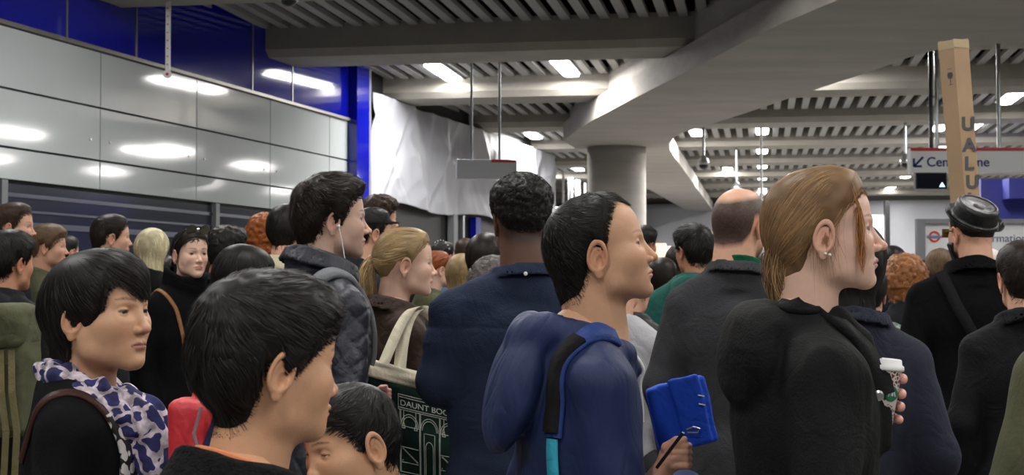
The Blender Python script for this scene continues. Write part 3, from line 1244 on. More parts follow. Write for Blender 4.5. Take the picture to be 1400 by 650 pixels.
def folds(P, amp, seed, fx=(9, 9, 4)):
    w = A(*fx)
    W = P + 0.05 * np.stack([vnoise(P * 5, seed + 1), vnoise(P * 5, seed + 2), vnoise(P * 5, seed + 3)], -1)
    a = 0.42 - np.abs(vnoise(W * w, seed)) * 1.5
    b = vnoise(W * w[[2, 0, 1]] * 1.2, seed + 7)
    c = 0.3 - np.abs(vnoise(W * w * 2.1, seed + 9))
    return -amp * (a * 0.7 + b * 0.45 + c * 0.35)


def torso_points(zc, s, w, lean=0.0):
    zs = zc - 0.215 * s
    return zs


class Fig:
    """one figure: sizes and joints in its own space (x right, y forward, feet at z = 0)"""

    def __init__(self, zc, s, w=0.19, hy=0.05, hx=0.0, arms=None, belly=0.0, drop=0.0):
        self.zc, self.s, self.w = zc, s, w * s
        self.hy, self.hx = hy * s, hx
        self.zs = zc - (0.232 + drop) * s
        self.belly = belly
        self.arms = {}
        for sd, nm in ((1, 'R'), (-1, 'L')):
            sh = (sd * (self.w - 0.018), -0.005, self.zs - 0.045 * s)
            el = (sd * (self.w + 0.045 * s), -0.035, self.zs - 0.29 * s)
            wr = (sd * (self.w + 0.02 * s), 0.05, self.zs - 0.54 * s)
            if arms and nm in arms:
                a = arms[nm]
                el = tuple(np.array(sh) + np.array(a[0]) * s * (a[2] if len(a) > 2 else 0.29) / np.linalg.norm(a[0]))
                wr = tuple(np.array(el) + np.array(a[1]) * s * 0.26 / np.linalg.norm(a[1]))
            self.arms[nm] = (sh, el, wr)

    def trunk(self, P, t=0.0, legs=True):
        s, w, zs = self.s, self.w, self.zs
        X = P.copy()
        X[..., 0] = np.abs(X[..., 0])
        d = ell(X, (0, 0.0, zs - 0.13 * s), (w * 0.96 + t, 0.112 * s + t, 0.215 * s))
        d = smin(d, cap(X, (0.01, -0.035 * s, zs + 0.062 * s), (w * 0.90, -0.006, zs - 0.022 * s), 0.046 * s + t * 0.5, 0.046 * s + t * 0.5), 0.05)
        d = smin(d, ell(X, (0, 0.005 + self.belly * 0.5, zs - 0.36 * s), (w * 0.80 + t + self.belly, 0.105 * s + t + self.belly, 0.22 * s)), 0.06)
        d = smin(d, ell(X, (0, 0.0, zs - 0.56 * s), (w * 0.88 + t + self.belly * 0.8, 0.115 * s + t, 0.17 * s)), 0.06)
        return d

    def limbs(self, P, r=(0.052, 0.042, 0.032), only=None, cut=1.0):
        d = None
        for nm, (a, b, c) in self.arms.items():
            if only and nm not in only:
                continue
            c2 = tuple(np.array(b) + (np.array(c) - np.array(b)) * cut)
            x = chain(P, [a, b, c2], [r[0] * self.s, r[1] * self.s, r[2] * self.s], 0.03)
            d = x if d is None else np.minimum(d, x)
        return d


_cache = {}


def hand_mesh():
    """a relaxed right hand: wrist at the origin, fingers along -z, thumb forward (+y), palm facing -x"""
    if 'hand' in _cache:
        return _cache['hand']

    def f(P):
        d = ell(P, (0, 0.000, -0.050), (0.014, 0.038, 0.048))
        d = smin(d, cap(P, (0, 0, 0.03), (0, 0, -0.02), 0.025, 0.024), 0.02)
        for i, (y, l) in enumerate(((0.029, 0.068), (0.010, 0.078), (-0.010, 0.072), (-0.028, 0.056))):
            a = (0, y * 0.95, -0.082)
            b = (-0.010, y * 1.05, -0.082 - l * 0.45)
            c = (-0.030, y * 1.05, -0.082 - l * 0.85)
            d = smin(d, chain(P, [a, b, c], [0.0095, 0.0088, 0.0075], 0.004), 0.004)
        d = smin(d, chain(P, [(-0.004, 0.028, -0.025), (-0.018, 0.050, -0.055), (-0.026, 0.056, -0.085)], [0.013, 0.010, 0.0085], 0.006), 0.008)
        return d
    _cache['hand'] = nets(f, (-0.07, -0.06, -0.18), (0.05, 0.09, 0.06), 0.0045)
    return _cache['hand']


def lower_mesh():
    """trousers and shoe meshes for a 1.75 m figure, shared by all"""
    if 'lower' in _cache:
        return _cache['lower']

    def legs(P, t):
        X = P.copy()
        X[..., 0] = np.abs(X[..., 0])
        d = smin(ell(X, (0, 0, 0.90), (0.130 + t, 0.085 + t, 0.12)), ell(X, (0.02, 0, 0.78), (0.13 + t, 0.09 + t, 0.12)), 0.04)
        return smin(d, chain(X, [(0.088, 0, 0.88), (0.095, 0.015, 0.49), (0.10, -0.02, 0.09)], [0.085 + t, 0.057 + t, 0.042 + t], 0.05), 0.05)
    v, f = nets(lambda P: np.maximum(legs(P, 0.018) + folds(P, 0.006, 60), 0.045 - P[..., 2]), (-0.25, -0.2, 0.0), (0.25, 0.2, 1.1), 0.02)

    def shoe(P):
        d = smin(cap(P, (0, -0.045, 0.045), (0.0, 0.10, 0.035), 0.042, 0.036), ell(P, (0, -0.03, 0.07), (0.042, 0.05, 0.05)), 0.03)
        return np.maximum(smax(d, 0.004 - P[..., 2], 0.01), P[..., 2] - 0.115)
    v2, f2 = nets(shoe, (-0.08, -0.12, -0.01), (0.08, 0.17, 0.14), 0.009)
    _cache['lower'] = (legs, (v, f), (v2, f2))
    return _cache['lower']


_heads = {}


def head_mesh(q, res):
    key = (tuple(sorted(q.items())), res)
    if key not in _heads:
        f = lambda P: head_d(P, q)
        v, F = nets(f, (-0.11, -0.14, -0.20), (0.11, 0.14, 0.14), res)
        if res < 0.004:
            v = snap(f, v)
        _heads[key] = (v, F)
    return _heads[key]


SKINS = dict(pale=rgb(224, 184, 164), fair=rgb(214, 164, 138), asian=rgb(208, 162, 130), tan=rgb(184, 132, 102), dark=rgb(100, 68, 52), child=rgb(206, 158, 124))
HAIRS = dict(black=(0.012, 0.010, 0.009), dark=(0.022, 0.014, 0.010), brown=(0.055, 0.030, 0.017), light=(0.17, 0.105, 0.055), blond=(0.42, 0.29, 0.14),
             platinum=(0.75, 0.66, 0.42), ginger=(0.42, 0.17, 0.06), red=(0.30, 0.075, 0.02), grey=(0.16, 0.14, 0.13), orange=(0.45, 0.13, 0.03))


class Person:
    pass


def person(label, eye, depth, face, body=None, pitch=0.0, roll=0.0, hs=1.0, s=None, q=None, skin='fair', hair='dark', style='short', st=None,
           flow=None, n=1200, slen=0.05, swid=0.0022, lift=0.004, steps=6, over=0.012, wob=0.25, clump=0.0, lighten=1.0, res=0.0034, w=0.19, hy=0.05, arms=None, belly=0.0, drop=0.0,
           skinargs=None, group=None, pants=None, wristcut=1.0, hair_more=None, hands=('R', 'L'), hx=0.0):
    """a figure whose eye level point stands at picture point `eye` and depth; face/body: 0 = away, 90 = to the right, 180 = towards us"""
    qq = dict(HEAD_DEF)
    qq.update(q or {})
    p = at_y(eye[0], eye[1], depth)
    body = face if body is None else body
    s = (p.z + 0.11 * hs) / 1.75 if s is None else s
    s = max(0.72, min(s, 1.06))
    fig = Fig(p.z, s, w, hy, hx, arms, belly, drop)
    rz = -math.radians(body)
    c_, s_ = math.cos(rz), math.sin(rz)
    ox, oy = fig.hx, fig.hy
    root = empty('person', (p.x - (c_ * ox - s_ * oy), p.y - (s_ * ox + c_ * oy), 0), rz)
    props(root, label, 'person', group)
    R = rotm(-(face - body), pitch, roll)            # head axes in figure space
    hc = A(ox, oy, p.z)
    o = Person()
    o.root, o.fig, o.R, o.hc, o.hs, o.q = root, fig, R, hc, hs, qq
    o.to_fig = lambda v: (v * hs) @ R.T + hc
    o.to_head = lambda P: ((P - hc) @ R) / hs
    # --- body surface
    v, F = head_mesh(qq, res)
    sk = A(*SKINS[skin])
    hcol = A(*HAIRS[hair])
    sa = dict(brow=tuple(hcol * 0.8))
    sa.update(skinargs or {})
    cols = skin_colors(v, qq, sk, **sa)
    parts = [(o.to_fig(v), F, cols)]
    legs, tr, shoe = lower_mesh()
    z0 = 0.94 * s

    def bodyf(P):
        d = fig.trunk(P, -0.025)
        d = smin(d, fig.limbs(P, (0.046, 0.036, 0.026)), 0.03)
        d = smin(d, legs(P / s, -0.008) * s, 0.05)
        d = smin(d, cap(P, hc - A(0, 0.05, 0.16) * hs, (0, -0.01, fig.zs - 0.02), 0.05 * hs, 0.06 * s), 0.04)
        return np.maximum(d, 0.03 - P[..., 2])
    x1 = max(abs(a[0]) for t in fig.arms.values() for a in t) + 0.1
    y1 = max(a[1] for t in fig.arms.values() for a in t) + 0.14
    y0 = min(a[1] for t in fig.arms.values() for a in t) - 0.14
    bv, bf = nets(bodyf, (-x1, min(y0, -0.2), 0), (x1, max(y1, 0.2), fig.zs + 0.09), 0.022)
    parts.append((bv, bf, np.tile(sk, (len(bv), 1))))
    hv, hf = hand_mesh()
    for nm in hands:
        a, b, c = [np.array(t) for t in fig.arms[nm]]
        d = (c - b) / np.linalg.norm(c - b)
        zax = -d
        xax = np.array([1.0, 0, 0]) if nm == 'R' else np.array([-1.0, 0, 0])
        xax = xax - zax * (xax @ zax)
        xax /= np.linalg.norm(xax)
        yax = np.cross(zax, xax) * (1 if nm == 'R' else -1)
        M = np.stack([xax, yax, zax], 1)
        vv = (hv * s) @ M.T + c
        ff = hf if nm == 'R' else hf[:, ::-1]
        parts.append((vv.astype(np.float32), ff, np.tile(sk, (len(vv), 1))))
    n0 = 0
    V_, F_, C_ = [], [], []
    for a, b, c in parts:
        V_.append(a)
        F_.append(b + n0)
        C_.append(c)
        n0 += len(a)
    o.body = np_mesh('body', np.concatenate(V_), np.concatenate(F_), M_SKIN, root, col=np.concatenate(C_))
    # --- legs and shoes
    pm = pants or mat('dark_trousers', rgb(26, 27, 32), 0.85)
    for nm, (vv, ff), loc in (('trousers', tr, (0, 0, 0)), ('shoe', shoe, (0.10 * s, -0.02 * s, 0)), ('shoe', shoe, (-0.10 * s, -0.02 * s, 0))):
        key = ('lm', nm, pm.name if nm == 'trousers' else '')
        if key not in _cache:
            ob = np_mesh(nm, vv, ff, pm if nm == 'trousers' else M_BLACKP, root)
            _cache[key] = ob.data
        else:
            ob = bpy.data.objects.new(nm, _cache[key])
            COL.objects.link(ob)
            ob.parent = root
        ob.location = loc
        ob.scale = (s, s, s)
    # --- hair
    if style:
        S_ = dict(STYLES[style])
        S_.update(st or {})
        o.st = S_
        big = S_.get('box', ((-0.13, -0.17, -0.22), (0.13, 0.14, 0.19)))
        cv, cf = nets(lambda P: hair_cap(P, qq, S_), big[0], big[1], 0.0030 if res < 0.0025 else 0.0048)
        hp = [(cv, cf, np.tile(hcol * 0.68, (len(cv), 1)) * (0.9 + 0.25 * vnoise(cv * 60, 2))[:, None])]
        if n:
            fl = flow or flow_crown(fwd=0.3)
            sv, sf, sh = strands(qq, S_, n, slen, steps, fl, swid, lift=lift, over=over, wob=wob, clump=clump, seed=int(abs(eye[0])) + 3)
            hp.append((sv, sf, hcol * (0.55 + 1.0 * sh[:, None] ** 1.5 * lighten)))
        for m_ in (hair_more(o, hcol) if hair_more else []):
            hp.append(m_)
        V_, F_, C_, n0 = [], [], [], 0
        for a, b, c in hp:
            V_.append(o.to_fig(np.asarray(a, np.float32)))
            F_.append(b + n0)
            C_.append(np.asarray(c, np.float32))
            n0 += len(a)
        o.hair = np_mesh('hair', np.concatenate(V_), np.concatenate(F_), M_HAIR, root, col=np.concatenate(C_))
    return o


def coat(o, material, name='jacket', t=0.016, hem=0.60, collar='stand', ch=0.05, res=0.010, amp=0.005, hood=0.0, seed=1, arm=(0.060, 0.052, 0.044),
         flare=0.0, quilt=0.0, open_v=0.0, sleeves=('R', 'L'), extra=None, nr=0.066, ffx=(9, 9, 4), cut=0.96, ctilt=0.35, label=None, cr=0.012):
    """a garment over trunk and arms, down to hem below the shoulders"""
    f_ = o.fig
    s, zs, w = f_.s, f_.zs, f_.w
    nb0 = 0
    nb = A(f_.hx * 0.6, f_.hy * 0.25 - 0.02 * s, zs + 0.055 * s)      # where the neck comes out
    ax = A(f_.hx * 0.4, f_.hy * 0.6, 0.12 * s)
    ax = ax / np.linalg.norm(ax)

    def garment(P):
        d = f_.trunk(P, t)
        z = P[..., 2]
        if hem > 0.62:
            X = P.copy()
            X[..., 0] = np.abs(X[..., 0]) * 0.80
            d = smin(d, cap(X, (0, 0, zs - 0.5 * s), (0, 0, zs - hem * s - 0.05), 0.115 * s + t, 0.13 * s + t + flare), 0.05)
        if sleeves:
            d = smin(d, f_.limbs(P, arm, only=sleeves, cut=cut), 0.028)
        if amp:
            d = d + folds(P, amp, seed, ffx)
        if quilt:
            u = (P[..., 0] + P[..., 1]) * 0.9
            a = np.abs(((u + P[..., 2]) * 14) % 1 - 0.5) * 2
            b = np.abs(((u - P[..., 2]) * 14) % 1 - 0.5) * 2
            d = d + quilt * np.clip(np.maximum(a, b) ** 6, 0, 1)
        d = smax(d, (zs - hem * s) - z, 0.012)
        # neck hole
        Q = P - nb
        al = Q @ ax
        ra = np.linalg.norm(Q - al[..., None] * ax, axis=-1)
        if collar == 'stand' or collar == 'shirt' or collar == 'high' or collar == 'coat':
            wall = np.abs(ra - (nr * s + 0.004 + cr + (0.02 * np.clip(al / 0.1, 0, 1) if collar == 'coat' else 0))) - cr
            topc = ch * s + 0.01 * vnoise(P * 12, seed + 4) - 0.25 * Q[..., 1] * ctilt
            band = smax(wall, np.maximum(al - topc, -0.06 - al), 0.010)
            band = band + folds(P, amp * 0.5, seed + 2, (16, 16, 20))
            d = smin(d, band, 0.012)
            if collar in ('shirt', 'coat'):            # folded fall of the collar
                fall = np.abs(ra - (nr * s + 0.012 + 2 * cr + 0.35 * np.clip(ch * s - al, 0, 0.05))) - 0.005
                fall = smax(fall, np.maximum(al - topc + 0.002, (topc - (0.055 if collar == 'coat' else 0.045)) - al), 0.006)
                d = smin(d, fall, 0.004)
        hole = ra - (nr * s + 0.002 + 0.02 * np.clip(al / 0.1 - 0.5, 0, 1))
        d = smax(d, -np.maximum(hole, -0.045 - al), 0.008)
        if hood:
            # hood lying behind the neck: a soft bag, open at the top
            hb = ell(P, (0, -0.110 * s, zs - 0.005), (0.120 * s * hood, 0.058 * s, 0.115 * s))
            hb = smin(hb, ell(P, (0, -0.075 * s, zs + 0.06 * s), (0.105 * s * hood, 0.065 * s, 0.045 * s)), 0.03)
            hb = smin(hb, cap(np.abs(P) * A(1, 0, 0) + P * A(0, 1, 1), (0.085 * s, -0.03, zs + 0.065 * s), (0.055 * s, 0.085 * s, zs + 0.01), 0.030, 0.020), 0.03)
            hb = hb + folds(P, amp * 1.2, seed + 5, (8, 8, 7))
            hb = smax(hb, -np.maximum(hole, -0.02 - al), 0.01)
            d = smin(d, hb, 0.010)
        if extra:
            d = extra(P, d)
        return d
    x1 = max([abs(a[0]) for t_ in f_.arms.values() for a in t_]) + 0.12
    y1 = max([a[1] for t_ in f_.arms.values() for a in t_] + [0.1]) + 0.14
    y0 = min([a[1] for t_ in f_.arms.values() for a in t_] + [-0.1]) - 0.14
    zlo = zs - hem * s - 0.03
    zw = min([t_[2][2] for t_ in f_.arms.values()]) - 0.08
    v, F = nets(garment, (-x1, min(y0, -0.26), min(zlo, zw if sleeves else zlo)), (x1, max(y1, 0.24), zs + 0.24 * s), res)
    ob = np_mesh(name, v, F, material, o.root)
    if label:
        ob['label'] = label
    o.garment = garment
    o.coat = ob
    return ob


def on_surface(f, p, off=0.0, it=6):
    p = np.asarray(p, np.float32).reshape(-1, 3).copy()
    for _ in range(it):
        g = grad(f, p, 0.004)
        p = p - g * (f(p) - off)[:, None] * 0.8
    return p, grad(f, p, 0.004)


def band(o, name, pts, width, thick, material, parent=None, off=0.002, n=50, f=None, closed=False, mid=None):
    """a flat strap lying on the garment along the polyline pts (figure space)"""
    f = f or o.garment
    P = np.array(pts, np.float32)
    seg = np.r_[0, np.cumsum(np.linalg.norm(np.diff(P, axis=0), axis=1))]
    t = np.linspace(0, seg[-1], n)
    Q = np.stack([np.interp(t, seg, P[:, i]) for i in range(3)], -1).astype(np.float32)
    Q, N = on_surface(f, Q, off)
    for _ in range(4):
        Q[1:-1] = Q[1:-1] * 0.5 + (Q[:-2] + Q[2:]) * 0.25
        N[1:-1] = N[1:-1] * 0.5 + (N[:-2] + N[2:]) * 0.25
    T = np.gradient(Q, axis=0)
    T /= np.linalg.norm(T, axis=1, keepdims=True) + 1e-7
    S = np.cross(T, N)
    S /= np.linalg.norm(S, axis=1, keepdims=True) + 1e-7
    N = np.cross(S, T)
    h = width / 2
    ring = [(-h, 0), (-h * 0.92, thick), (h * 0.92, thick), (h, 0), (h * 0.9, -thick * 0.6), (-h * 0.9, -thick * 0.6)]
    V_ = np.stack([Q + S * a + N * b for a, b in ring], 1).reshape(-1, 3)
    k = len(ring)
    F = []
    for i in range(n - 1):
        for j in range(k):
            F.append((i * k + j, i * k + (j + 1) % k, (i + 1) * k + (j + 1) % k, (i + 1) * k + j))
    ob = np_mesh(name, V_, np.array(F), material, parent or o.root, smooth=False)
    return ob


def sdf_obj(name, f, lo, hi, res, material, parent, smooth=True, col=None, snapit=False):
    v, F = nets(f, lo, hi, res)
    if snapit:
        v = snap(f, v)
    return np_mesh(name, v, F, material, parent, smooth=smooth, col=col(v) if col else None)
# ------------------------------------------------------------------ hair helpers
def tail(path, rad, n, width=0.0016, seed=3, wave=0.004):
    """a bundle of long hair along a head-space path; rad = spread at each path point"""
    def mk(o, hcol):
        rg = np.random.default_rng(seed)
        P = np.array(path, np.float32)
        k = 16
        seg = np.r_[0, np.cumsum(np.linalg.norm(np.diff(P, axis=0), axis=1))]
        t = np.linspace(0, seg[-1], k)
        Q = np.stack([np.interp(t, seg, P[:, i]) for i in range(3)], -1)
        for _ in range(3):
            Q[1:-1] = Q[1:-1] * 0.5 + (Q[:-2] + Q[2:]) * 0.25
        rr = np.interp(t, seg, rad)
        offs = rg.normal(0, 1, (n, 1, 3))
        offs /= np.linalg.norm(offs, axis=-1, keepdims=True)
        offs = offs * rg.uniform(0.15, 1.0, (n, 1, 1)) ** 0.5
        W = wave * np.sin(np.linspace(0, 7, k)[None, :, None] + rg.uniform(0, 6.28, (n, 1, 3)))
        paths = Q[None] + offs * rr[None, :, None] + W
        v, f, sh = ribbons(paths, width, seed)
        out = [(v, f, hcol * (0.5 + 1.1 * sh[:, None]))]
        core = lambda X: chain(X, [tuple(x) for x in Q[::3]], list(rr[::3] * 0.8), 0.01)
        lo, hi = Q.min(0) - 0.05, Q.max(0) + 0.05
        cv, cf = nets(core, lo, hi, 0.005)
        out.append((cv, cf, np.tile(hcol * 0.5, (len(cv), 1))))
        return out
    return mk


def both(*fs):
    return lambda o, h: [x for f in fs for x in f(o, h)]


WOOL = dict(rough=0.98, bump=0.3, bscale=260, spec=0.08)
C_BLACK = cloth_mat('black_wool', rgb(17, 17, 19), **WOOL)
C_BLACK2 = cloth_mat('black_cotton', rgb(20, 21, 24), bscale=160)
C_NAVYSHIRT = cloth_mat('navy_shirt', rgb(33, 42, 64), rough=0.8, bscale=220, noise=0.06)
C_NAVYJKT = cloth_mat('navy_shell', rgb(31, 44, 84), rough=0.6, bscale=60, bump=0.2, spec=0.35, wrinkle=0.3, stretch=(1, 1, 0.5))
C_QUILT = cloth_mat('navy_quilt', rgb(24, 27, 40), rough=0.5, bscale=80, bump=0.2, spec=0.5)
C_GREY = cloth_mat('grey_wool', rgb(62, 63, 66), **WOOL)
C_CHAR = cloth_mat('charcoal', rgb(44, 46, 50), **WOOL)
C_BROWN = cloth_mat('brown_leather', rgb(52, 36, 28), rough=0.55, bscale=50, bump=0.3)
C_SLATE = cloth_mat('slate_coat', rgb(42, 44, 58), rough=0.85, bscale=300, bump=0.15)
C_OLIVE = cloth_mat('olive_cotton', rgb(84, 86, 64), rough=0.85, bscale=60)
C_GREENP = cloth_mat('green_puffer', rgb(26, 66, 60), rough=0.45, bscale=30, bump=0.3, spec=0.6)
C_TEAL = cloth_mat('teal_jersey', rgb(38, 92, 84), rough=0.9)
C_LGREY = cloth_mat('pale_grey_jersey', rgb(172, 172, 176), rough=0.95, bscale=300)
C_BEIGE = cloth_mat('beige_cotton', rgb(186, 178, 152), rough=0.9)
C_LEATHER = cloth_mat('black_leather', rgb(20, 20, 22), rough=0.45, bscale=40, bump=0.25, spec=0.45)
C_DENIM = cloth_mat('pale_denim', rgb(92, 110, 140), rough=0.9)
C_TAN = cloth_mat('tan_strap', rgb(140, 100, 62), rough=0.6)
C_RED = cloth_mat('red_nylon', rgb(196, 44, 52), rough=0.5, spec=0.5, bscale=60)
C_CREAM = cloth_mat('cream_canvas', rgb(206, 198, 176), rough=0.95, bscale=260)
C_DGREEN = cloth_mat('bottle_green_print', rgb(14, 38, 30), rough=0.9, bscale=260)
C_FUR = cloth_mat('brown_fur', rgb(90, 66, 48), rough=0.95, bscale=120, bump=1.0)
C_ORANGEF = cloth_mat('orange_fleece', rgb(172, 84, 30), rough=0.98, bscale=110, bump=1.0, noise=0.25, nscale=40)
T_JEANS = mat('blue_jeans', rgb(36, 42, 60), 0.9)
M_WIREW = mat('white_rubber', rgb(235, 235, 238), 0.4)
M_PEARL = mat('pearl', rgb(236, 230, 226), 0.15, spec=0.8)

# ================================================================== NEAREST: BOY IN PROFILE
boy = person('boy in profile nearest the camera, short black hair, orange neckline showing', (370, 498), 1.98, 60, body=48, pitch=-4, hs=0.95,
             q=dict(nose=0.62, nosew=0.95, jaw=0.92, brow=0.5, chin=0.9, cheek=1.15, fat=0.003, neck=0.048, necky=0.026, forehead=0.004, chinz=0.006, lip=1.05, ear=1.0),
             skin='child', hair='black', style='kid', st=dict(side=0.014, top=0.023, tlo=0.003, lump=0.0018,
                                                             line=[(0, .046), (25, .046), (45, .040), (58, .022), (68, -.008), (80, -.034), (88, -.026), (94, .010), (108, .000), (116, -.045), (130, -.084), (150, -.094), (180, -.094)]),
             flow=flow_crown(c=(0.02, -0.075, 0.10), fwd=0.45, nz=0.35, fq=18), n=11000, slen=0.050, swid=0.0013, lift=0.006, steps=8, over=0.007, clump=0.5,
             res=0.0019, w=0.155, hy=0.045, skinargs=dict(blush=0.12, browk=0.8), drop=0.012, lighten=1.6)
coat(boy, cloth_mat('black_bobble_knit', rgb(22, 22, 24), rough=0.98, bscale=120, bump=1.0), t=0.012, hem=0.55, collar='coat', ch=0.035, res=0.006, amp=0.006, nr=0.064, seed=5, name='cardigan')
tee = sdf_obj('neckband', lambda P: smax(np.abs(np.linalg.norm((P - A(0, 0.005, 0)) * A(1, 0.92, 0), axis=-1) - 0.064) - 0.0035,
                                        np.abs(P[..., 2] - (boy.fig.zs + 0.062 - 0.45 * P[..., 1])) - 0.010, 0.003),
              (-0.12, -0.12, boy.fig.zs - 0.03), (0.12, 0.12, boy.fig.zs + 0.14), 0.003, mat('orange_cotton', rgb(228, 140, 92), 0.9), boy.root)

# ================================================================== SMALL BOY LOOKING DOWN
small = person('small boy with eyes lowered, head bowed beside the green tote bag', (477, 609), 2.66, -128, body=-110, pitch=-11, roll=4, hs=0.90,
               q=dict(nose=0.55, nosew=0.95, jaw=0.9, brow=0.4, chin=0.85, cheek=1.15, fat=0.004, neck=0.046, eyeopen=0.22, forehead=0.005, ear=1.12, chinz=0.006),
               skin='child', hair='black', style='kid', st=dict(side=0.006, top=0.013, line=[(0, .056), (25, .056), (45, .050), (58, .034), (70, .004), (80, -.014), (88, -.012), (94, .014), (110, .008), (122, -.035), (145, -.066), (180, -.072)]),
               flow=flow_crown(c=(0, -0.06, 0.10), fwd=0.4), n=7000, slen=0.045, swid=0.0014, lift=0.006, steps=7, over=0.014, res=0.0022, w=0.135, hy=0.05, skinargs=dict(blush=0.12), clump=0.4)
coat(small, cloth_mat('blue_jersey', rgb(52, 66, 110), rough=0.9), t=0.010, hem=0.5, collar='none', res=0.008, amp=0.004, nr=0.055, seed=7, name='sweater')

# ================================================================== WOMAN WITH THE LEOPARD SCARF
lady = person('woman with black bob in a blue leopard print scarf and black cardigan', (140, 429), 2.95, 111, body=80, pitch=3, hs=1.02,
              q=dict(nose=0.85, nosew=1.15, jaw=1.05, brow=0.5, chin=1.0, cheek=1.15, fat=0.006, neck=0.052, eyeopen=0.60, lip=1.0, ear=1.05, width=1.03, earrot=30.0),
              skin='asian', hair='black', style='bob',
              st=dict(side=0.016, top=0.018, tlo=0.008, line=[(0, .034), (14, .040), (26, .058), (36, .062), (44, .046), (50, .008), (56, -.028), (62, -.046), (72, -.044), (79, -.018), (95, -.016), (108, -.040), (122, -.085), (140, -.112), (180, -.118)],
                      extra=lambda P, d: smin(d, ell(P, (0.0, -0.055, 0.012), (0.080, 0.070, 0.078)), 0.03)),
              flow=flow_crown(c=(0.03, -0.045, 0.115), fwd=0.25, down=0.25, side=-0.30, nz=0.12, fq=14), n=12000, slen=0.105, swid=0.0013, lift=0.003, steps=10, over=0.008, wob=0.08,
              res=0.0019, w=0.178, hy=0.05, belly=0.03, skinargs=dict(browk=0.75, lipc=(0.42, 0.16, 0.13), blush=0.25), lighten=1.7, clump=0.12)
coat(lady, cloth_mat('black_cardigan', rgb(24, 25, 27), **WOOL), t=0.016, hem=0.8, collar='none', res=0.006, amp=0.004, nr=0.070, seed=9, name='cardigan', flare=0.03)


def leopard():
    m = bpy.data.materials.new('leopard_print')
    m.use_nodes = True
    nt = m.node_tree
    b = nt.nodes['Principled BSDF']
    b.inputs['Roughness'].default_value = 0.8
    tc = nt.nodes.new('ShaderNodeTexCoord')
    nz = nt.nodes.new('ShaderNodeTexNoise')
    nz.inputs['Scale'].default_value = 22
    nt.links.new(tc.outputs['Object'], nz.inputs['Vector'])
    mx = nt.nodes.new('ShaderNodeMix')
    mx.data_type = 'VECTOR'
    mx.inputs[0].default_value = 0.055
    nt.links.new(tc.outputs['Object'], mx.inputs[4])
    nt.links.new(nz.outputs['Color'], mx.inputs[5])
    vo = nt.nodes.new('ShaderNodeTexVoronoi')
    vo.feature = 'DISTANCE_TO_EDGE'
    vo.inputs['Scale'].default_value = 24
    nt.links.new(mx.outputs[1], vo.inputs['Vector'])
    r = nt.nodes.new('ShaderNodeValToRGB')
    r.color_ramp.elements[0].position = 0.085
    r.color_ramp.elements[0].color = (*rgb(202, 190, 200), 1)
    r.color_ramp.elements[1].position = 0.11
    r.color_ramp.elements[1].color = (*rgb(40, 42, 98), 1)
    nt.links.new(vo.outputs['Distance'], r.inputs[0])
    n3 = nt.nodes.new('ShaderNodeTexNoise')
    n3.inputs['Scale'].default_value = 45
    nt.links.new(tc.outputs['Object'], n3.inputs['Vector'])
    r3 = nt.nodes.new('ShaderNodeMapRange')
    r3.inputs['From Min'].default_value = 0.35
    r3.inputs['From Max'].default_value = 0.7
    r3.inputs['To Min'].default_value = 0.45
    r3.inputs['To Max'].default_value = 1.5
    nt.links.new(n3.outputs['Fac'], r3.inputs['Value'])
    m3 = nt.nodes.new('ShaderNodeMix')
    m3.data_type = 'RGBA'
    m3.blend_type = 'MULTIPLY'
    m3.inputs[0].default_value = 1
    nt.links.new(r.outputs[0], m3.inputs[6])
    nt.links.new(r3.outputs[0], m3.inputs[7])
    nt.links.new(m3.outputs[2], b.inputs['Base Color'])
    return m


def scarf_f(P):
    zs = lady.fig.zs
    d = None
    for (cz, tilt, rx, ry, rt, sx) in ((0.052, 0.44, 0.068, 0.072, 0.019, 0), (0.026, 0.58, 0.078, 0.086, 0.021, 0.01), (0.000, 0.72, 0.086, 0.096, 0.022, -0.01)):
        Q = P - A(sx, 0.036, zs + cz)
        Q = np.stack([Q[..., 0], Q[..., 1], Q[..., 2] + tilt * Q[..., 1]], -1)
        ang = np.arctan2(Q[..., 0], Q[..., 1])
        rr = np.sqrt((Q[..., 0] / rx) ** 2 + (Q[..., 1] / ry) ** 2)
        tr = np.sqrt(((rr - 1) * rx) ** 2 + (Q[..., 2] * 0.75) ** 2) - rt - 0.004 * np.sin(ang * 7 + cz * 90) - 0.003 * np.sin(ang * 13 + Q[..., 2] * 120)
        d = tr * 0.8 if d is None else smin(d, tr * 0.8, 0.006)
    # the ends hanging down the chest
    e = chain(P, [(0.02, 0.125, zs - 0.01), (0.035, 0.165, zs - 0.10), (0.02, 0.185, zs - 0.22), (0.02, 0.18, zs - 0.42)], [0.045, 0.048, 0.042, 0.04], 0.02)
    e = e + 0.006 * np.sin(P[..., 0] * 210 + 20 * P[..., 2])
    d = smin(d, e * 0.8, 0.015)
    return d


sdf_obj('scarf', scarf_f, (-0.18, -0.16, lady.fig.zs - 0.5), (0.18, 0.27, lady.fig.zs + 0.20), 0.0035, leopard(), lady.root)
b1 = band(lady, 'shoulder_strap', [(0.10, -0.13, lady.fig.zs - 0.08), (0.125, -0.06, lady.fig.zs + 0.04), (0.125, 0.0, lady.fig.zs + 0.06), (0.115, 0.07, lady.fig.zs + 0.03), (0.10, 0.14, lady.fig.zs - 0.08), (0.10, 0.16, lady.fig.zs - 0.35)],
          0.020, 0.004, cloth_mat('dark_brown_leather', rgb(62, 38, 32), rough=0.45), off=0.003)
m_lace = bpy.data.materials.new('lace_print')
m_lace.use_nodes = True
_nt = m_lace.node_tree
_w = _nt.nodes.new('ShaderNodeTexVoronoi')
_w.inputs['Scale'].default_value = 48
_tc = _nt.nodes.new('ShaderNodeTexCoord')
_nt.links.new(_tc.outputs['Object'], _w.inputs['Vector'])
_r = _nt.nodes.new('ShaderNodeValToRGB')
_r.color_ramp.elements[0].position = 0.52
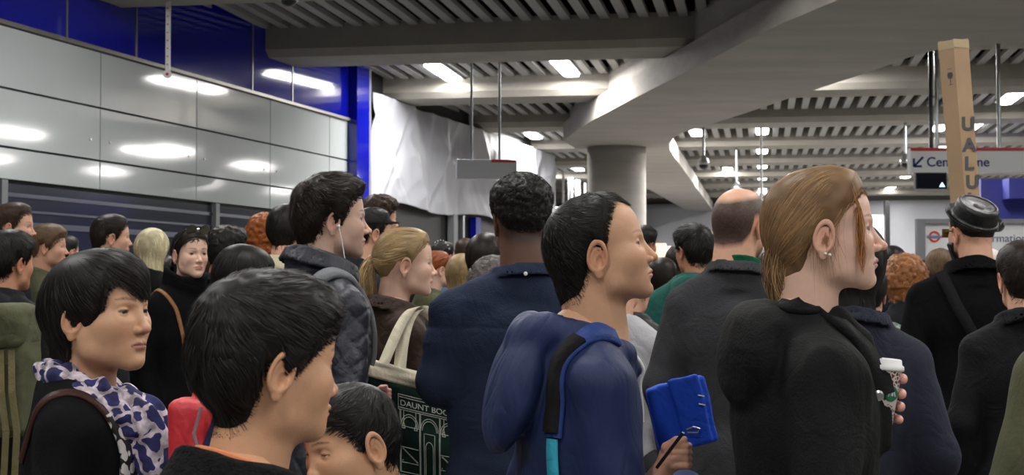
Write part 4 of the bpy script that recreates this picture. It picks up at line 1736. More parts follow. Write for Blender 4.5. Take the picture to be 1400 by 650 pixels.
_r.color_ramp.elements[0].color = (*rgb(214, 212, 210), 1)
_r.color_ramp.elements[1].position = 0.56
_r.color_ramp.elements[1].color = (*rgb(18, 18, 20), 1)
_nt.links.new(_w.outputs['Distance'], _r.inputs[0])
_nt.links.new(_r.outputs[0], _nt.nodes['Principled BSDF'].inputs['Base Color'])
band(lady, 'patterned_trim', [(0.085, 0.085, lady.fig.zs + 0.02), (0.085, 0.13, lady.fig.zs - 0.05), (0.095, 0.14, lady.fig.zs - 0.12), (0.10, 0.15, lady.fig.zs - 0.24), (0.10, 0.16, lady.fig.zs - 0.40)],
     0.072, 0.006, m_lace, off=0.004)

# ================================================================== BLONDE WOMAN IN BLACK COAT, PROFILE
lock = [[(0.066, 0.052, 0.085 - 0.002 * i), (0.068, 0.058, 0.05), (0.070 + 0.001 * (i % 3), 0.048 + 0.0030 * (i % 7), 0.0), (0.066, 0.044 + 0.0028 * (i % 9), -0.045), (0.058, 0.052 + 0.001 * (i % 5), -0.078 - 0.001 * (i % 11))] for i in range(60)]


def blonde_more(o, hcol):
    k = 14
    out = []
    P = np.array(lock, np.float32)
    t = np.linspace(0, 4, k)
    Q = np.stack([np.stack([np.interp(t, np.arange(5), P[j, :, i]) for i in range(3)], -1) for j in range(len(P))])
    Q += np.random.default_rng(4).normal(0, 0.0018, (len(P), 1, 3))
    for _ in range(2):
        Q[:, 1:-1] = Q[:, 1:-1] * 0.5 + (Q[:, :-2] + Q[:, 2:]) * 0.25
    v, f, sh = ribbons(Q, 0.0015, 5)
    out.append((v, f, A(0.45, 0.21, 0.080) * (0.5 + 0.9 * sh[:, None])))
    out += tail([(0.0, -0.075, -0.01), (0.0, -0.095, -0.07), (0.0, -0.085, -0.13), (0.02, -0.07, -0.17)], [0.045, 0.036, 0.030, 0.022], 700, 0.0013, 6, 0.006)(o, hcol)
    # wisps by the ear and the nape
    rg = np.random.default_rng(9)
    W = []
    for i in range(60):
        a = np.array([0.072 + rg.normal(0, .002), 0.0 + rg.normal(0, .012), 0.03])
        b = a + np.array([0.004, -0.012 + rg.normal(0, .006), -0.035])
        c = b + np.array([-0.004, -0.006 + rg.normal(0, .012), -0.06 - abs(rg.normal(0, .03))])
        W.append(np.stack([a, (a + b) / 2, b, (b + c) / 2 + rg.normal(0, .003, 3), c]))
    v, f, sh = ribbons(np.array(W), 0.0009, 8)
    out.append((v, f, hcol * (0.8 + 0.6 * sh[:, None])))
    return out


HAIRS['darkblond'] = (0.31, 0.185, 0.090)
blonde = person('young woman with tied back dark blonde hair in profile, black hooded coat', (1128, 319), 2.80, 95, body=84, pitch=5, hs=1.0,
                q=dict(nose=1.18, nosew=0.86, jaw=0.95, brow=0.75, chin=1.1, cheek=0.95, neck=0.050, eyeopen=0.85, lip=1.12, ear=1.05),
                skin='pale', hair='darkblond', style='slick',
                st=dict(side=0.012, top=0.017, tlo=0.003, line=[(0, .078), (25, .074), (42, .060), (55, .044), (66, .022), (78, .004), (88, .012), (94, .012), (104, -.004), (116, -.03), (135, -.075), (180, -.085)],
                        lump=0.0012, lumps=40),
                flow=flow_to((0, -0.115, -0.065), nz=0.06), n=14000, slen=0.17, swid=0.0012, lift=0.0015, steps=12, over=0.002, wob=0.05,
                res=0.0019, w=0.185, hy=0.045, hair_more=blonde_more, lighten=1.4, clump=0.06, skinargs=dict(browk=0.85, lipc=(0.52, 0.21, 0.19), blush=0.35, brow=(0.10, 0.055, 0.03)),
                arms=dict(L=((-0.02, -0.05, -1), (0.80, 0.30, 0.50))), hands=('R',), drop=0.012)


def blonde_x(P, d):
    zs = blonde.fig.zs
    # open front flap standing off at the throat
    fl = chain(P, [(0.07, 0.045, zs + 0.080), (0.074, 0.085, zs + 0.03), (0.080, 0.125, zs - 0.045), (0.085, 0.122, zs - 0.16)], [0.016, 0.018, 0.018, 0.018], 0.02)
    return smin(d, fl, 0.012)


coat(blonde, cloth_mat('black_parka', rgb(19, 20, 21), rough=0.8, bscale=200), t=0.028, hem=0.85, collar='stand', ch=0.03, res=0.006, amp=0.009, hood=1.15, nr=0.068, seed=13, arm=(0.070, 0.062, 0.054),
     flare=0.03, name='coat', extra=blonde_x, cr=0.010)
for k_, (yy, zz, rr_) in enumerate(((-0.0055, -0.043, 0.0032), (-0.013, -0.040, 0.0030))):
    sdf_obj('earring', lambda P: np.linalg.norm(P - (blonde.to_fig(A(0.081, yy, zz)[None])[0]), axis=-1) - rr_,
            blonde.to_fig(A(0.081, yy, zz)[None])[0] - 0.008, blonde.to_fig(A(0.081, yy, zz)[None])[0] + 0.008, 0.001, M_PEARL, blonde.root)
m = MB()
c = on_surface(blonde.garment, (0.12, 0.100, blonde.fig.zs - 0.07), 0.002)[0][0]
m.lathe([(0.009, -0.002), (0.010, 0.002), (0.006, 0.004)], tuple(c), 18, rot=Matrix.Rotation(math.radians(90), 3, 'Y'))
m.build('snap_button', M_STEEL, blonde.root)

_z = blonde.fig.zs
band(blonde, 'coat_collar', [(-0.03, -0.085, _z + 0.075), (0.03, -0.085, _z + 0.078), (0.085, -0.04, _z + 0.07), (0.095, 0.03, _z + 0.04), (0.095, 0.085, _z - 0.01), (0.09, 0.115, _z - 0.07)], 0.046, 0.009,
     cloth_mat('black_parka', (0, 0, 0)), off=0.004)
# paper coffee cup and the fingers round it
cupb = at_y(1198, 586, 2.74)
cup = empty('coffee_cup', (cupb.x, cupb.y, cupb.z), math.radians(20))
props(cup, 'white patterned paper coffee cup with plastic lid held before the black coat', 'cup')
cup.rotation_euler = (0, math.radians(5), 0)


def cup_mat():
    m = bpy.data.materials.new('printed_paper')
    m.use_nodes = True
    nt = m.node_tree
    b = nt.nodes['Principled BSDF']
    b.inputs['Roughness'].default_value = 0.5
    tc = nt.nodes.new('ShaderNodeTexCoord')
    v = nt.nodes.new('ShaderNodeTexVoronoi')
    v.feature = 'DISTANCE_TO_EDGE'
    v.inputs['Scale'].default_value = 130
    nt.links.new(tc.outputs['Object'], v.inputs['Vector'])
    r = nt.nodes.new('ShaderNodeValToRGB')
    r.color_ramp.elements[0].position = 0.10
    r.color_ramp.elements[0].color = (*rgb(228, 220, 216), 1)
    r.color_ramp.elements[1].position = 0.16
    r.color_ramp.elements[1].color = (*rgb(122, 52, 56), 1)
    nt.links.new(v.outputs['Distance'], r.inputs[0])
    sp = nt.nodes.new('ShaderNodeSeparateXYZ')
    nt.links.new(tc.outputs['Object'], sp.inputs[0])
    n = nt.nodes.new('ShaderNodeTexNoise')
    n.inputs['Scale'].default_value = 28
    nt.links.new(tc.outputs['Object'], n.inputs['Vector'])
    g = nt.nodes.new('ShaderNodeMath')
    g.operation = 'GREATER_THAN'
    g.inputs[1].default_value = 0.45
    nt.links.new(n.outputs['Fac'], g.inputs[0])
    mx = nt.nodes.new('ShaderNodeMix')
    mx.data_type = 'RGBA'
    mx.inputs[6].default_value = (*rgb(226, 222, 218), 1)
    nt.links.new(g.outputs[0], mx.inputs[0])
    nt.links.new(r.outputs[0], mx.inputs[7])
    nt.links.new(mx.outputs[2], b.inputs['Base Color'])
    return m


m = MB()
m.lathe([(0.026, 0.0), (0.028, 0.002), (0.0385, 0.112), (0.040, 0.115), (0.038, 0.116)], (0, 0, 0), 40)
m.build('paper_cup', cup_mat(), cup, smooth=True)
m = MB()
m.lathe([(0.0415, 0.110), (0.0425, 0.113), (0.0415, 0.119), (0.038, 0.121), (0.0365, 0.130), (0.034, 0.1315), (0.032, 0.128)], (0, 0, 0), 40)
m.build('lid', M_WHITE, cup, smooth=True)
m = MB()
d0 = Vector((0.42, -0.9, 0)).normalized()
c = d0 * 0.0325 + Vector((0, 0, 0.068))
xa = Vector((d0.y, -d0.x, 0)) * -1
m.lathe([(0.0145, -0.002), (0.0145, 0.0028), (0.013, 0.0034)], tuple(c), 28, rot=Matrix((xa, Vector((0, 0, 1)), d0)).transposed())
em = m.build('emblem', mat('emblem_green', rgb(14, 104, 70), 0.5), cup)
m = MB()
for (a_, b_, r_) in (((-0.004, 0.006), (-0.008, -0.005), 0.0013), ((0.004, 0.006), (0.008, -0.005), 0.0013), ((0, 0.004), (0, -0.004), 0.0026), ((-0.003, 0.009), (0.003, 0.009), 0.0012)):
    m.tube([c + xa * a_[0] + Z * a_[1] + d0 * 0.0036, c + xa * b_[0] + Z * b_[1] + d0 * 0.0036], r_, 8)
m.build('emblem_figure', M_WHITE, em)


def cup_hand(P):
    """left hand round the cup, in world space about the cup"""
    d = None
    cz = (0.092, 0.064, 0.040, 0.016)
    for i, z in enumerate(cz):
        pts = []
        r = 0.037 + 0.009 - 0.0025 * i
        for a in (95, 60, 28, 2, -20 + 4 * i):
            ar = math.radians(a)
            pts.append((r * math.cos(ar) + 0.004, r * math.sin(ar), z + 0.006 * (a / 95.0)))
        x = chain(P, pts, [0.0105, 0.0100, 0.0095, 0.0090, 0.0075] if i < 3 else [0.009, 0.0088, 0.0082, 0.0078, 0.0068], 0.003)
        d = x if d is None else smin(d, x, 0.002)
    palm = ell(P, (-0.012, 0.062, 0.050), (0.040, 0.017, 0.048))
    d = smin(d, palm, 0.012)
    d = smin(d, chain(P, [(-0.03, 0.06, 0.055), (-0.045, 0.03, 0.075), (-0.043, -0.002, 0.085)], [0.015, 0.012, 0.009], 0.006), 0.01)
    d = smin(d, cap(P, (-0.03, 0.07, 0.03), (-0.11, 0.10, -0.03), 0.026, 0.028), 0.02)
    return d


def skin_piece(o, name, f, lo, hi, res, origin, colr):
    v, F = nets(f, lo, hi, res)
    v = snap(f, v)
    w = np.array(origin)[None] + v
    M = o.root.matrix_basis.inverted()
    rz = o.root.rotation_euler[2]
    loc = np.array(o.root.location)
    w = w - loc
    c_, s_ = math.cos(-rz), math.sin(-rz)
    w = np.stack([w[:, 0] * c_ - w[:, 1] * s_, w[:, 0] * s_ + w[:, 1] * c_, w[:, 2]], -1)
    c = np.tile(A(*colr), (len(v), 1)) * (1 + 0.06 * vnoise(v * 120, 3))[:, None]
    return np_mesh(name, w, F, M_SKIN, o.root, col=c)


skin_piece(blonde, 'hand', cup_hand, (-0.15, -0.07, -0.07), (0.08, 0.13, 0.13), 0.0022, cupb, rgb(214, 158, 142))

# ================================================================== MAN IN BLUE HOODED JACKET
man = person('balding man in blue hooded jacket looking up to the right, cyan strap on shoulder', (823, 345), 3.05, 93, body=76, pitch=13, hs=1.0,
             q=dict(nose=0.95, nosew=1.15, jaw=1.03, brow=0.8, chin=0.95, cheek=1.1, fat=0.004, neck=0.058, eyeopen=0.62, lip=1.0, ear=1.12, forehead=0.002),
             skin='asian', hair='black', style='recede', st=dict(side=0.012, top=0.015, line=[(0, .094), (14, .094), (26, .104), (38, .100), (50, .088), (60, .070), (68, .048), (75, .018), (82, -.012), (89, -.004), (94, .012), (104, .000), (116, -.035), (135, -.078), (180, -.098)]),
             flow=flow_crown(c=(0.0, -0.07, 0.10), fwd=0.35, nz=0.25), n=11000, slen=0.040, swid=0.0012, lift=0.005, steps=7, over=0.010, res=0.0019, w=0.185, hy=0.055, belly=0.02,
             skinargs=dict(browk=0.55, blush=0.3, stubble=0.12), clump=0.25,
             arms=dict(R=((0.06, 0.16, -1), (-0.62, 0.85, 0.22))), hands=('L',), drop=0.015)


def man_x(P, d):
    zs = man.fig.zs
    X = P.copy()
    # hood: thick roll round the neck and a bag hanging behind
    roll_ = chain(np.stack([np.abs(P[..., 0]), P[..., 1], P[..., 2]], -1), [(0.0, -0.110, zs + 0.060), (0.06, -0.085, zs + 0.068), (0.092, -0.01, zs + 0.052), (0.066, 0.075, zs + 0.020), (0.03, 0.115, zs - 0.015)],
                  [0.034, 0.032, 0.026, 0.020, 0.015], 0.03)
    bag = ell(P, (0, -0.140, zs - 0.050), (0.115, 0.048, 0.135), rotm(0, -16))
    bag = smax(bag, -ell(P, (0, -0.120, zs + 0.035), (0.070, 0.030, 0.070)), 0.02)
    h = smin(roll_, bag, 0.035) + folds(P, 0.008, 77, (8, 8, 5))
    nb = A(0, 0.02, zs + 0.05)
    Q = P - nb
    ra = np.linalg.norm(Q[..., :2], axis=-1)
    h = smax(h, -(ra - 0.062), 0.012)
    return smin(d, h, 0.010)


coat(man, C_NAVYJKT, t=0.024, hem=0.72, collar='stand', ch=0.03, res=0.0055, amp=0.010, nr=0.062, seed=17, arm=(0.070, 0.062, 0.050), flare=0.02, name='jacket', extra=man_x, cr=0.006, cut=0.9)
zs = man.fig.zs
band(man, 'piping', [(0.105, 0.055, zs + 0.06), (0.118, 0.0, zs + 0.065), (0.135, -0.06, zs + 0.01), (0.145, -0.10, zs - 0.08), (0.15, -0.11, zs - 0.135)], 0.046, 0.006,
     cloth_mat('royal_piping', rgb(40, 62, 122), rough=0.6), off=0.004)
band(man, 'shoulder_pad', [(0.128, -0.03, zs + 0.04), (0.138, -0.08, zs - 0.02), (0.146, -0.105, zs - 0.08), (0.15, -0.11, zs - 0.125)], 0.038, 0.010, cloth_mat('black_neoprene', rgb(26, 26, 28), rough=0.9), off=0.008)
band(man, 'cyan_strap', [(0.15, -0.11, zs - 0.138), (0.155, -0.12, zs - 0.28), (0.16, -0.13, zs - 0.42), (0.16, -0.14, zs - 0.55)], 0.028, 0.004, cloth_mat('cyan_webbing', rgb(60, 172, 200), rough=0.6), off=0.006)
band(man, 'zip', [(0.035, 0.115, zs + 0.045), (0.04, 0.135, zs - 0.01), (0.045, 0.145, zs - 0.07), (0.045, 0.15, zs - 0.12)], 0.007, 0.004, M_WIREW, off=0.003, n=30)

# right fist with a pen
fist_c = at_y(922, 622, 2.93)


def fist(P):
    d = ell(P, (0, 0, 0), (0.036, 0.026, 0.034))
    for i, z in enumerate((0.022, 0.006, -0.010, -0.025)):
        d = smin(d, chain(P, [(-0.005, -0.026, z + 0.004), (0.024, -0.030, z + 0.003), (0.034, -0.010, z), (0.016, 0.004, z - 0.002)], [0.0105, 0.0105, 0.0095, 0.0080], 0.002), 0.0025)
    d = smin(d, chain(P, [(-0.02, -0.014, 0.018), (0.002, -0.030, 0.036), (0.020, -0.032, 0.040)], [0.015, 0.0115, 0.0095], 0.006), 0.006)
    d = smin(d, cap(P, (-0.015, 0, -0.02), (-0.050, 0.02, -0.070), 0.025, 0.028), 0.02)
    return d


skin_piece(man, 'hand', lambda P: fist(P / 0.8) * 0.8, (-0.11, -0.07, -0.12), (0.07, 0.07, 0.07), 0.0025, fist_c, rgb(212, 160, 136))
pen = MB()
a_, b_ = at_y(898, 640, 2.90), at_y(934, 592, 2.86)
pen.tube([a_, b_], 0.0035, 10)
props(pen.build('stylus', M_BLACKP), 'thin black pen gripped in the fist of the man in blue', 'pen')

# bright blue folded bag beyond the fist
bc = at_y(932, 568, 3.20)


def pouch(P):
    Q = P @ rotm(0, 0, -14)
    b = np.abs(Q - A(0, 0, 0)) - A(0.058, 0.012, 0.066)
    d = np.linalg.norm(np.maximum(b, 0), axis=-1) + np.minimum(b.max(-1), 0) - 0.008
    fl = np.abs(Q - A(0.020, -0.022, 0.006)) - A(0.028, 0.003, 0.072)
    fl = np.linalg.norm(np.maximum(fl, 0), axis=-1) + np.minimum(fl.max(-1), 0) - 0.004
    d = smin(d, fl, 0.004)
    return d + folds(P, 0.006, 88, (10, 10, 10))


pv, pf_ = nets(pouch, (-0.12, -0.06, -0.12), (0.12, 0.06, 0.12), 0.004)
po = np_mesh('cloth_bag', pv, pf_, cloth_mat('royal_cloth', rgb(30, 74, 190), rough=0.7, bscale=80))
po.location = bc
props(po, 'bright blue folded cloth bag held up beside the fist with the pen', 'bag')
for dx_, dz_ in ((0.038, 0.045), (0.040, 0.026)):
    m = MB()
    m.box((dx_, -0.033, dz_), (0.007, 0.0015, 0.0012), (Vector((1, 0, -0.2)), Vector((0, 1, 0)), Z))
    m.build('white_stitch', M_WIREW, po)
m = MB()
m.tube([(0.006, -0.034, -0.028), (0.02, -0.038, -0.022), (0.035, -0.034, -0.026), (0.03, -0.038, -0.034), (0.008, -0.036, -0.034)], 0.0018, 8)
m.build('clip', M_STEEL, po)
# ================================================================== MAN SEEN FROM BEHIND IN NAVY SHIRT
tallm = person('broad man from behind in navy button-down shirt, black hair faded at neck', (713, 302), 4.40, -6, body=-4, hs=1.04, q=dict(neck=0.063, ear=0.95, width=1.0, fat=0.004, buzz=-0.6),
               skin='dark', hair='black', style='afro', st=dict(top=0.030, side=0.014, lump=0.004, lumps=130), flow=flow_rand(), n=9000, slen=0.016, swid=0.0022, lift=0.004, steps=5, over=0.002, wob=0.6,
               res=0.0028, w=0.222, hy=0.04, belly=0.03, drop=0.01, arms=dict(L=((-0.20, 0.05, -1), (0.50, 0.9, -0.1), 0.195), R=((0.16, 0.05, -1), (-0.40, 0.9, -0.1))))


def shirt_x(P, d):
    z_ = P[..., 2] - (tallm.fig.zs - 0.075)
    back = P[..., 1] < 0
    return d + 0.003 * np.exp(-(z_ / 0.004) ** 2) * back


coat(tallm, C_NAVYSHIRT, t=0.020, hem=0.72, collar='shirt', ch=0.045, res=0.0065, amp=0.009, nr=0.066, seed=21, arm=(0.078, 0.068, 0.052), name='shirt', cr=0.006, extra=shirt_x, ffx=(4, 5, 9))
m = MB()
c = on_surface(tallm.garment, (0.0, -0.2, tallm.fig.zs + 0.085), 0.001)[0][0]
m.lathe([(0.0055, -0.003), (0.006, 0.001), (0.004, 0.0025)], tuple(c), 16, rot=Matrix.Rotation(math.radians(90), 3, 'X'))
m.build('collar_button', M_WHITE, tallm.root)

# ================================================================== MAN WITH EARPHONES
bud = person('dark haired man with white earphone wearing navy quilted jacket and grey strap', (456, 301), 4.40, 74, body=55, pitch=1, hs=1.02, q=dict(nose=1.15, nosew=0.9, jaw=1.0, brow=1.2, neck=0.056, fat=-0.001),
             skin='pale', hair='dark', style='short', st=dict(side=0.017, top=0.030, lump=0.004, lumps=45, line=[(0, .070), (25, .068), (42, .060), (55, .040), (66, .010), (78, -.030), (88, -.026), (94, .012), (110, .006), (122, -.035), (145, -.072), (180, -.082)]),
             flow=flow_crown(c=(0, -0.07, 0.10), fwd=0.5, nz=0.5, fq=26), n=8000, slen=0.045, swid=0.0018, lift=0.008, steps=6, over=0.008, clump=0.7, res=0.0026, w=0.195, hy=0.05,
             skinargs=dict(stubble=0.35, browk=0.9, blush=0.3))
coat(bud, C_QUILT, t=0.026, hem=0.75, collar='coat', ch=0.075, res=0.0065, amp=0.006, nr=0.068, seed=23, quilt=0.005, arm=(0.066, 0.057, 0.047))
zs = bud.fig.zs
band(bud, 'rucksack_strap', [(0.11, -0.16, zs - 0.12), (0.125, -0.10, zs + 0.02), (0.13, -0.03, zs + 0.06), (0.13, 0.05, zs + 0.04), (0.13, 0.12, zs - 0.06), (0.14, 0.14, zs - 0.2)], 0.048, 0.010,
     cloth_mat('grey_webbing', rgb(112, 114, 118), rough=0.8), off=0.006)
e0 = bud.to_fig(A(0.080, -0.002, -0.020)[None])[0]
m = MB()
m.tube([e0 + A(0.004, 0, 0.002), e0 + A(0.006, 0.002, -0.006)], [0.006, 0.005], 10)
m.tube([e0 + A(0.006, 0.002, -0.004), e0 + A(0.012, 0.008, -0.04), e0 + A(0.014, 0.016, -0.09), e0 + A(0.02, 0.03, -0.14), e0 + A(0.02, 0.05, -0.19)], 0.0016, 8)
m.build('earphone', M_WIREW, bud.root, smooth=True)

# ================================================================== PONYTAIL WOMAN, TOTE BAG
pony = person('blonde woman in brown jacket with ponytail held by a blue band', (556, 361), 5.05, 80, body=62, pitch=0, hs=0.97, q=dict(nose=0.95, nosew=0.88, jaw=0.92, brow=0.6, neck=0.047, eyeopen=0.8),
              skin='pale', hair='blond', style='slick', st=dict(side=0.014, top=0.018, lump=0.002, lumps=45), flow=flow_to((0, -0.108, 0.020), nz=0.15), n=6000, slen=0.15, swid=0.0020, lift=0.003, steps=8, over=0.003, wob=0.10,
              res=0.0030, w=0.165, hy=0.045, hair_more=both(tail([(0, -0.100, 0.020), (0, -0.135, 0.010), (-0.005, -0.145, -0.06), (-0.01, -0.13, -0.16), (0.0, -0.12, -0.27)], [0.014, 0.022, 0.034, 0.032, 0.018], 900, 0.0020, 7, 0.006)),
              arms=dict(R=((0.1, 0.1, -1), (-0.1, 0.75, -0.5))), skinargs=dict(blush=0.35))
coat(pony, C_BROWN, t=0.020, hem=0.62, collar='coat', ch=0.045, res=0.008, amp=0.007, nr=0.062, seed=25)
sdf_obj('hair_band', lambda P: np.sqrt((np.linalg.norm((P - pony.to_fig(A(0, -0.112, 0.018)[None])[0]) * A(1, 0.2, 1), axis=-1) - 0.016) ** 2 + ((P[..., 1] - pony.to_fig(A(0, -0.116, 0.018)[None])[0][1]) * 0.9) ** 2) - 0.007,
        pony.to_fig(A(0, -0.112, 0.018)[None])[0] - 0.04, pony.to_fig(A(0, -0.112, 0.018)[None])[0] + 0.04, 0.003, mat('blue_elastic', rgb(60, 160, 205), 0.7), pony.root)

TD = 4.74
skin_piece(pony, 'hand', lambda P: fist(P / 0.72) * 0.72, (-0.09, -0.06, -0.10), (0.05, 0.06, 0.06), 0.003, at_y(522, 541, 4.60), rgb(222, 160, 150))
bag = empty('tote_bag', at_y(556, 570, TD))
props(bag, 'dark green and cream canvas tote bag printed with a shop front, hanging by its handles', 'bag')
base = at_y(556, 570, TD)


def tp(px, py, off=0.0):
    """point of the bag's front face"""
    p = at_y(px, py, TD + 0.0012 * (px - 556)) - base
    return Vector((p.x, p.y + off, p.z))


def quad_grid(c00, c10, c11, c01, nu, nv, bulge):
    V_ = []
    for j in range(nv + 1):
        for i in range(nu + 1):
            u, v = i / nu, j / nv
            p = (c00.lerp(c10, u)).lerp(c01.lerp(c11, u), v)
            b = bulge * (math.sin(math.pi * u) * (0.35 + 0.65 * math.sin(math.pi * min(1, v * 1.1 + 0.05)))) + 0.004 * math.sin(u * 9 + v * 5) + 0.003 * math.sin(v * 14 + u * 3)
            V_.append((p.x, p.y - b, p.z))
    return V_


def bag_piece(name, corners, material, front, back, nu=30, nv=20):
    c00, c10, c11, c01 = [tp(*c) for c in corners]
    a = quad_grid(c00, c10, c11, c01, nu, nv, front)
    b = [(p[0], 2 * 0 + (0.02 + back) - (p[1]) * 0 + p[1] * 1.0 + 0.05, p[2]) for p in a]
    n = len(a)
    F = []
    for j in range(nv):
        for i in range(nu):
            q = j * (nu + 1) + i
            F.append((q, q + 1, q + nu + 2, q + nu + 1))
            F.append((n + q + nu + 1, n + q + nu + 2, n + q + 1, n + q))
    edge = [i for i in range(nu)] + [nu + j * (nu + 1) for j in range(nv)] + [nv * (nu + 1) + nu - i for i in range(nu)] + [(nv - j) * (nu + 1) for j in range(nv)]
    for k in range(len(edge)):
        e, e2 = edge[k], edge[(k + 1) % len(edge)]
        F.append((e, n + e, n + e2, e2))
    return np_mesh(name, np.array(a + b), np.array(F), material, bag)


bag_piece('canvas_top', [(503, 515), (640, 549), (642, 528), (507, 493)], C_CREAM, 0.02, 0.0, nv=6)
gb = bag_piece('canvas_body', [(505, 648), (640, 676), (640, 549), (503, 515)], C_DGREEN, 0.02, 0.0)


def tprint(u, v):                      # u,v in 0..1 of the printed area -> on the bulging face
    u = 0.22 + 0.76 * u
    c00, c10, c11, c01 = [tp(*c) for c in [(505, 648), (640, 676), (640, 549), (503, 515)]]
    p = (c00.lerp(c10, u)).lerp(c01.lerp(c11, u), v)
    b = 0.02 * (math.sin(math.pi * u) * (0.35 + 0.65 * math.sin(math.pi * min(1, v * 1.1 + 0.05)))) + 0.004 * math.sin(u * 9 + v * 5) + 0.003 * math.sin(v * 14 + u * 3)
    return Vector((p.x, p.y - b - 0.0012, p.z))


m = MB()


def ln(pts, r=0.0011):
    P = []
    for a, b in zip(pts[:-1], pts[1:]):
        for k in range(8):
            t = k / 8
            P.append(tprint(a[0] + (b[0] - a[0]) * t, a[1] + (b[1] - a[1]) * t))
    P.append(tprint(*pts[-1]))
    m.tube(P, r, 5)


def arch(cu, cv, ru, rv, r=0.0011):
    ln([(cu + ru * math.cos(math.pi * k / 12), cv + rv * math.sin(math.pi * k / 12)) for k in range(13)], r)


for vv in (0.90, 0.875, 0.765, 0.745):
    ln([(0.10, vv), (0.92, vv)])
ln([(0.10, 0.745), (0.10, 0.90)])
ln([(0.92, 0.745), (0.92, 0.90)])
for cu in (0.25, 0.51, 0.77):
    arch(cu, 0.58, 0.115, 0.13)
    arch(cu, 0.58, 0.095, 0.105)
    ln([(cu - 0.13, 0.745), (cu - 0.13, 0.10)])
for cu in (0.38, 0.64, 0.90, 0.12):
    ln([(cu, 0.74), (cu, 0.10)])
    ln([(cu + 0.012, 0.74), (cu + 0.012, 0.10)])
ln([(0.10, 0.10), (0.92, 0.10)])
ln([(0.10, 0.07), (0.92, 0.07)])
for cu in (0.25, 0.77):
    ln([(cu - 0.11, 0.58), (cu + 0.11, 0.58)])
    ln([(cu - 0.11, 0.36), (cu + 0.11, 0.36)])
    ln([(cu - 0.11, 0.20), (cu + 0.11, 0.20)])
    for k in range(36):
        a = (k * 0.618) % 1
        b = (k * 0.381) % 1
        u, v = cu - 0.10 + 0.2 * a, 0.215 + 0.13 * b
        ln([(u, v), (u + 0.010, v + 0.010)], 0.0011)
ln([(0.44, 0.10), (0.44, 0.55), (0.58, 0.55), (0.58, 0.10)])
ln([(0.46, 0.10), (0.46, 0.40)])
arch(0.51, 0.40, 0.05, 0.07)
ln([(0.56, 0.40), (0.56, 0.10)])
for cu in (0.17, 0.33, 0.70, 0.86):
    ln([(cu, 0.74), (cu, 0.62)])
    ln([(cu - 0.02, 0.56), (cu, 0.62), (cu + 0.02, 0.56), (cu - 0.02, 0.56)], 0.0012)
pr = m.build('shop_front_print', mat('print_ink', rgb(196, 200, 190), 0.8), gb)
xa = (tprint(0.85, 0.80) - tprint(0.15, 0.80)).normalized()
text_obj('printed_words', 'DAUNT BOOKS', 0.0170, mat('print_ink', (0, 0, 0)), gb, tprint(0.12, 0.785) + Vector((0, -0.004, 0)) + base, xa, Z, extrude=0.0004)
_pw = [x for x in bpy.data.objects if x.name.startswith('printed_words')][0]
_xs = [v.co.x for v in _pw.data.vertices]
for v in _pw.data.vertices:
    v.co = tprint(0.13 + 0.76 * (v.co.x - min(_xs)) / (max(_xs) - min(_xs)), 0.788 + v.co.y / 0.0170 * 0.085) + Vector((0, -0.0008 if v.co.z > 0 else 0.0004, 0))
_pw.matrix_parent_inverse = Matrix()
_pw.matrix_basis = Matrix()
# handles
for nm_, pts_ in (('handle', [(523, 500), (535, 470), (548, 440), (562, 421), (576, 420), (590, 432)]), ('handle', [(546, 506), (549, 470), (556, 440), (568, 424), (582, 426), (600, 445)])):
    Q = [tp(*p, off=0.01 + 0.05 * min(1, (500 - p[1]) / 70.0 if p[1] < 500 else 0)) for p in pts_]
    Q = chaikin(Q, 2)
    V_, F_ = [], []
    wv = Vector((0.5, 0.0, 0.12)).normalized() * 0.021
    for i, p in enumerate(Q):
        for a, b in ((-1, 0), (1, 0), (1, 1), (-1, 1)):
            q = p + wv * a + Vector((0, 0.004 * b, 0))
            V_.append(tuple(q))
    for i in range(len(Q) - 1):
        for j in range(4):
            F_.append((i * 4 + j, i * 4 + (j + 1) % 4, (i + 1) * 4 + (j + 1) % 4, (i + 1) * 4 + j))
    np_mesh(nm_, np.array(V_), np.array(F_), C_CREAM, bag, smooth=False)

# ================================================================== BALD MAN, GREY COAT
bald = person('balding man seen from behind in dark grey wool coat with green collar', (1012, 307), 4.75, 38, body=14, hs=1.04, q=dict(neck=0.060, fat=0.003, ear=1.0, buzz=1.0), skin='fair', hair='dark', style=None, res=0.0024, w=0.190, hy=0.05, skinargs=dict(stubble=0.5))
coat(bald, C_GREY, t=0.028, hem=0.9, collar='shirt', ch=0.035, res=0.007, amp=0.007, nr=0.072, seed=27, arm=(0.070, 0.062, 0.052), name='coat', cr=0.009)
sdf_obj('green_collar', lambda P: smax(np.abs(np.linalg.norm((P - A(0, 0.008, 0)) * A(1, 1, 0), axis=-1) - 0.066) - 0.0045, np.abs(P[..., 2] - (bald.fig.zs + 0.095 - 0.30 * P[..., 1])) - 0.022, 0.004),
        (-0.12, -0.12, bald.fig.zs), (0.12, 0.12, bald.fig.zs + 0.18), 0.004, cloth_mat('green_jersey', rgb(18, 92, 62), rough=0.9), bald.root, )

# ================================================================== DARK HAIRED PERSON IN SLATE COAT BEYOND THE BLONDE
slate = person('person in dark slate coat beyond the paper cup, dark hair behind a pale chin', (1161, 370), 3.85, 20, body=8, hs=0.98, q=dict(neck=0.050), skin='fair', hair='black', style='bob',
               st=dict(line=[(0, .05), (40, .04), (60, -.06), (80, -.12), (120, -.15), (180, -.16)]), flow=flow_down(), n=2500, slen=0.12, swid=0.002, steps=8, over=0.02, res=0.0034, w=0.178, hy=0.04)
coat(slate, C_SLATE, t=0.026, hem=0.95, collar='shirt', ch=0.05, res=0.007, amp=0.005, nr=0.070, seed=29, arm=(0.072, 0.064, 0.054), name='coat', cr=0.008)

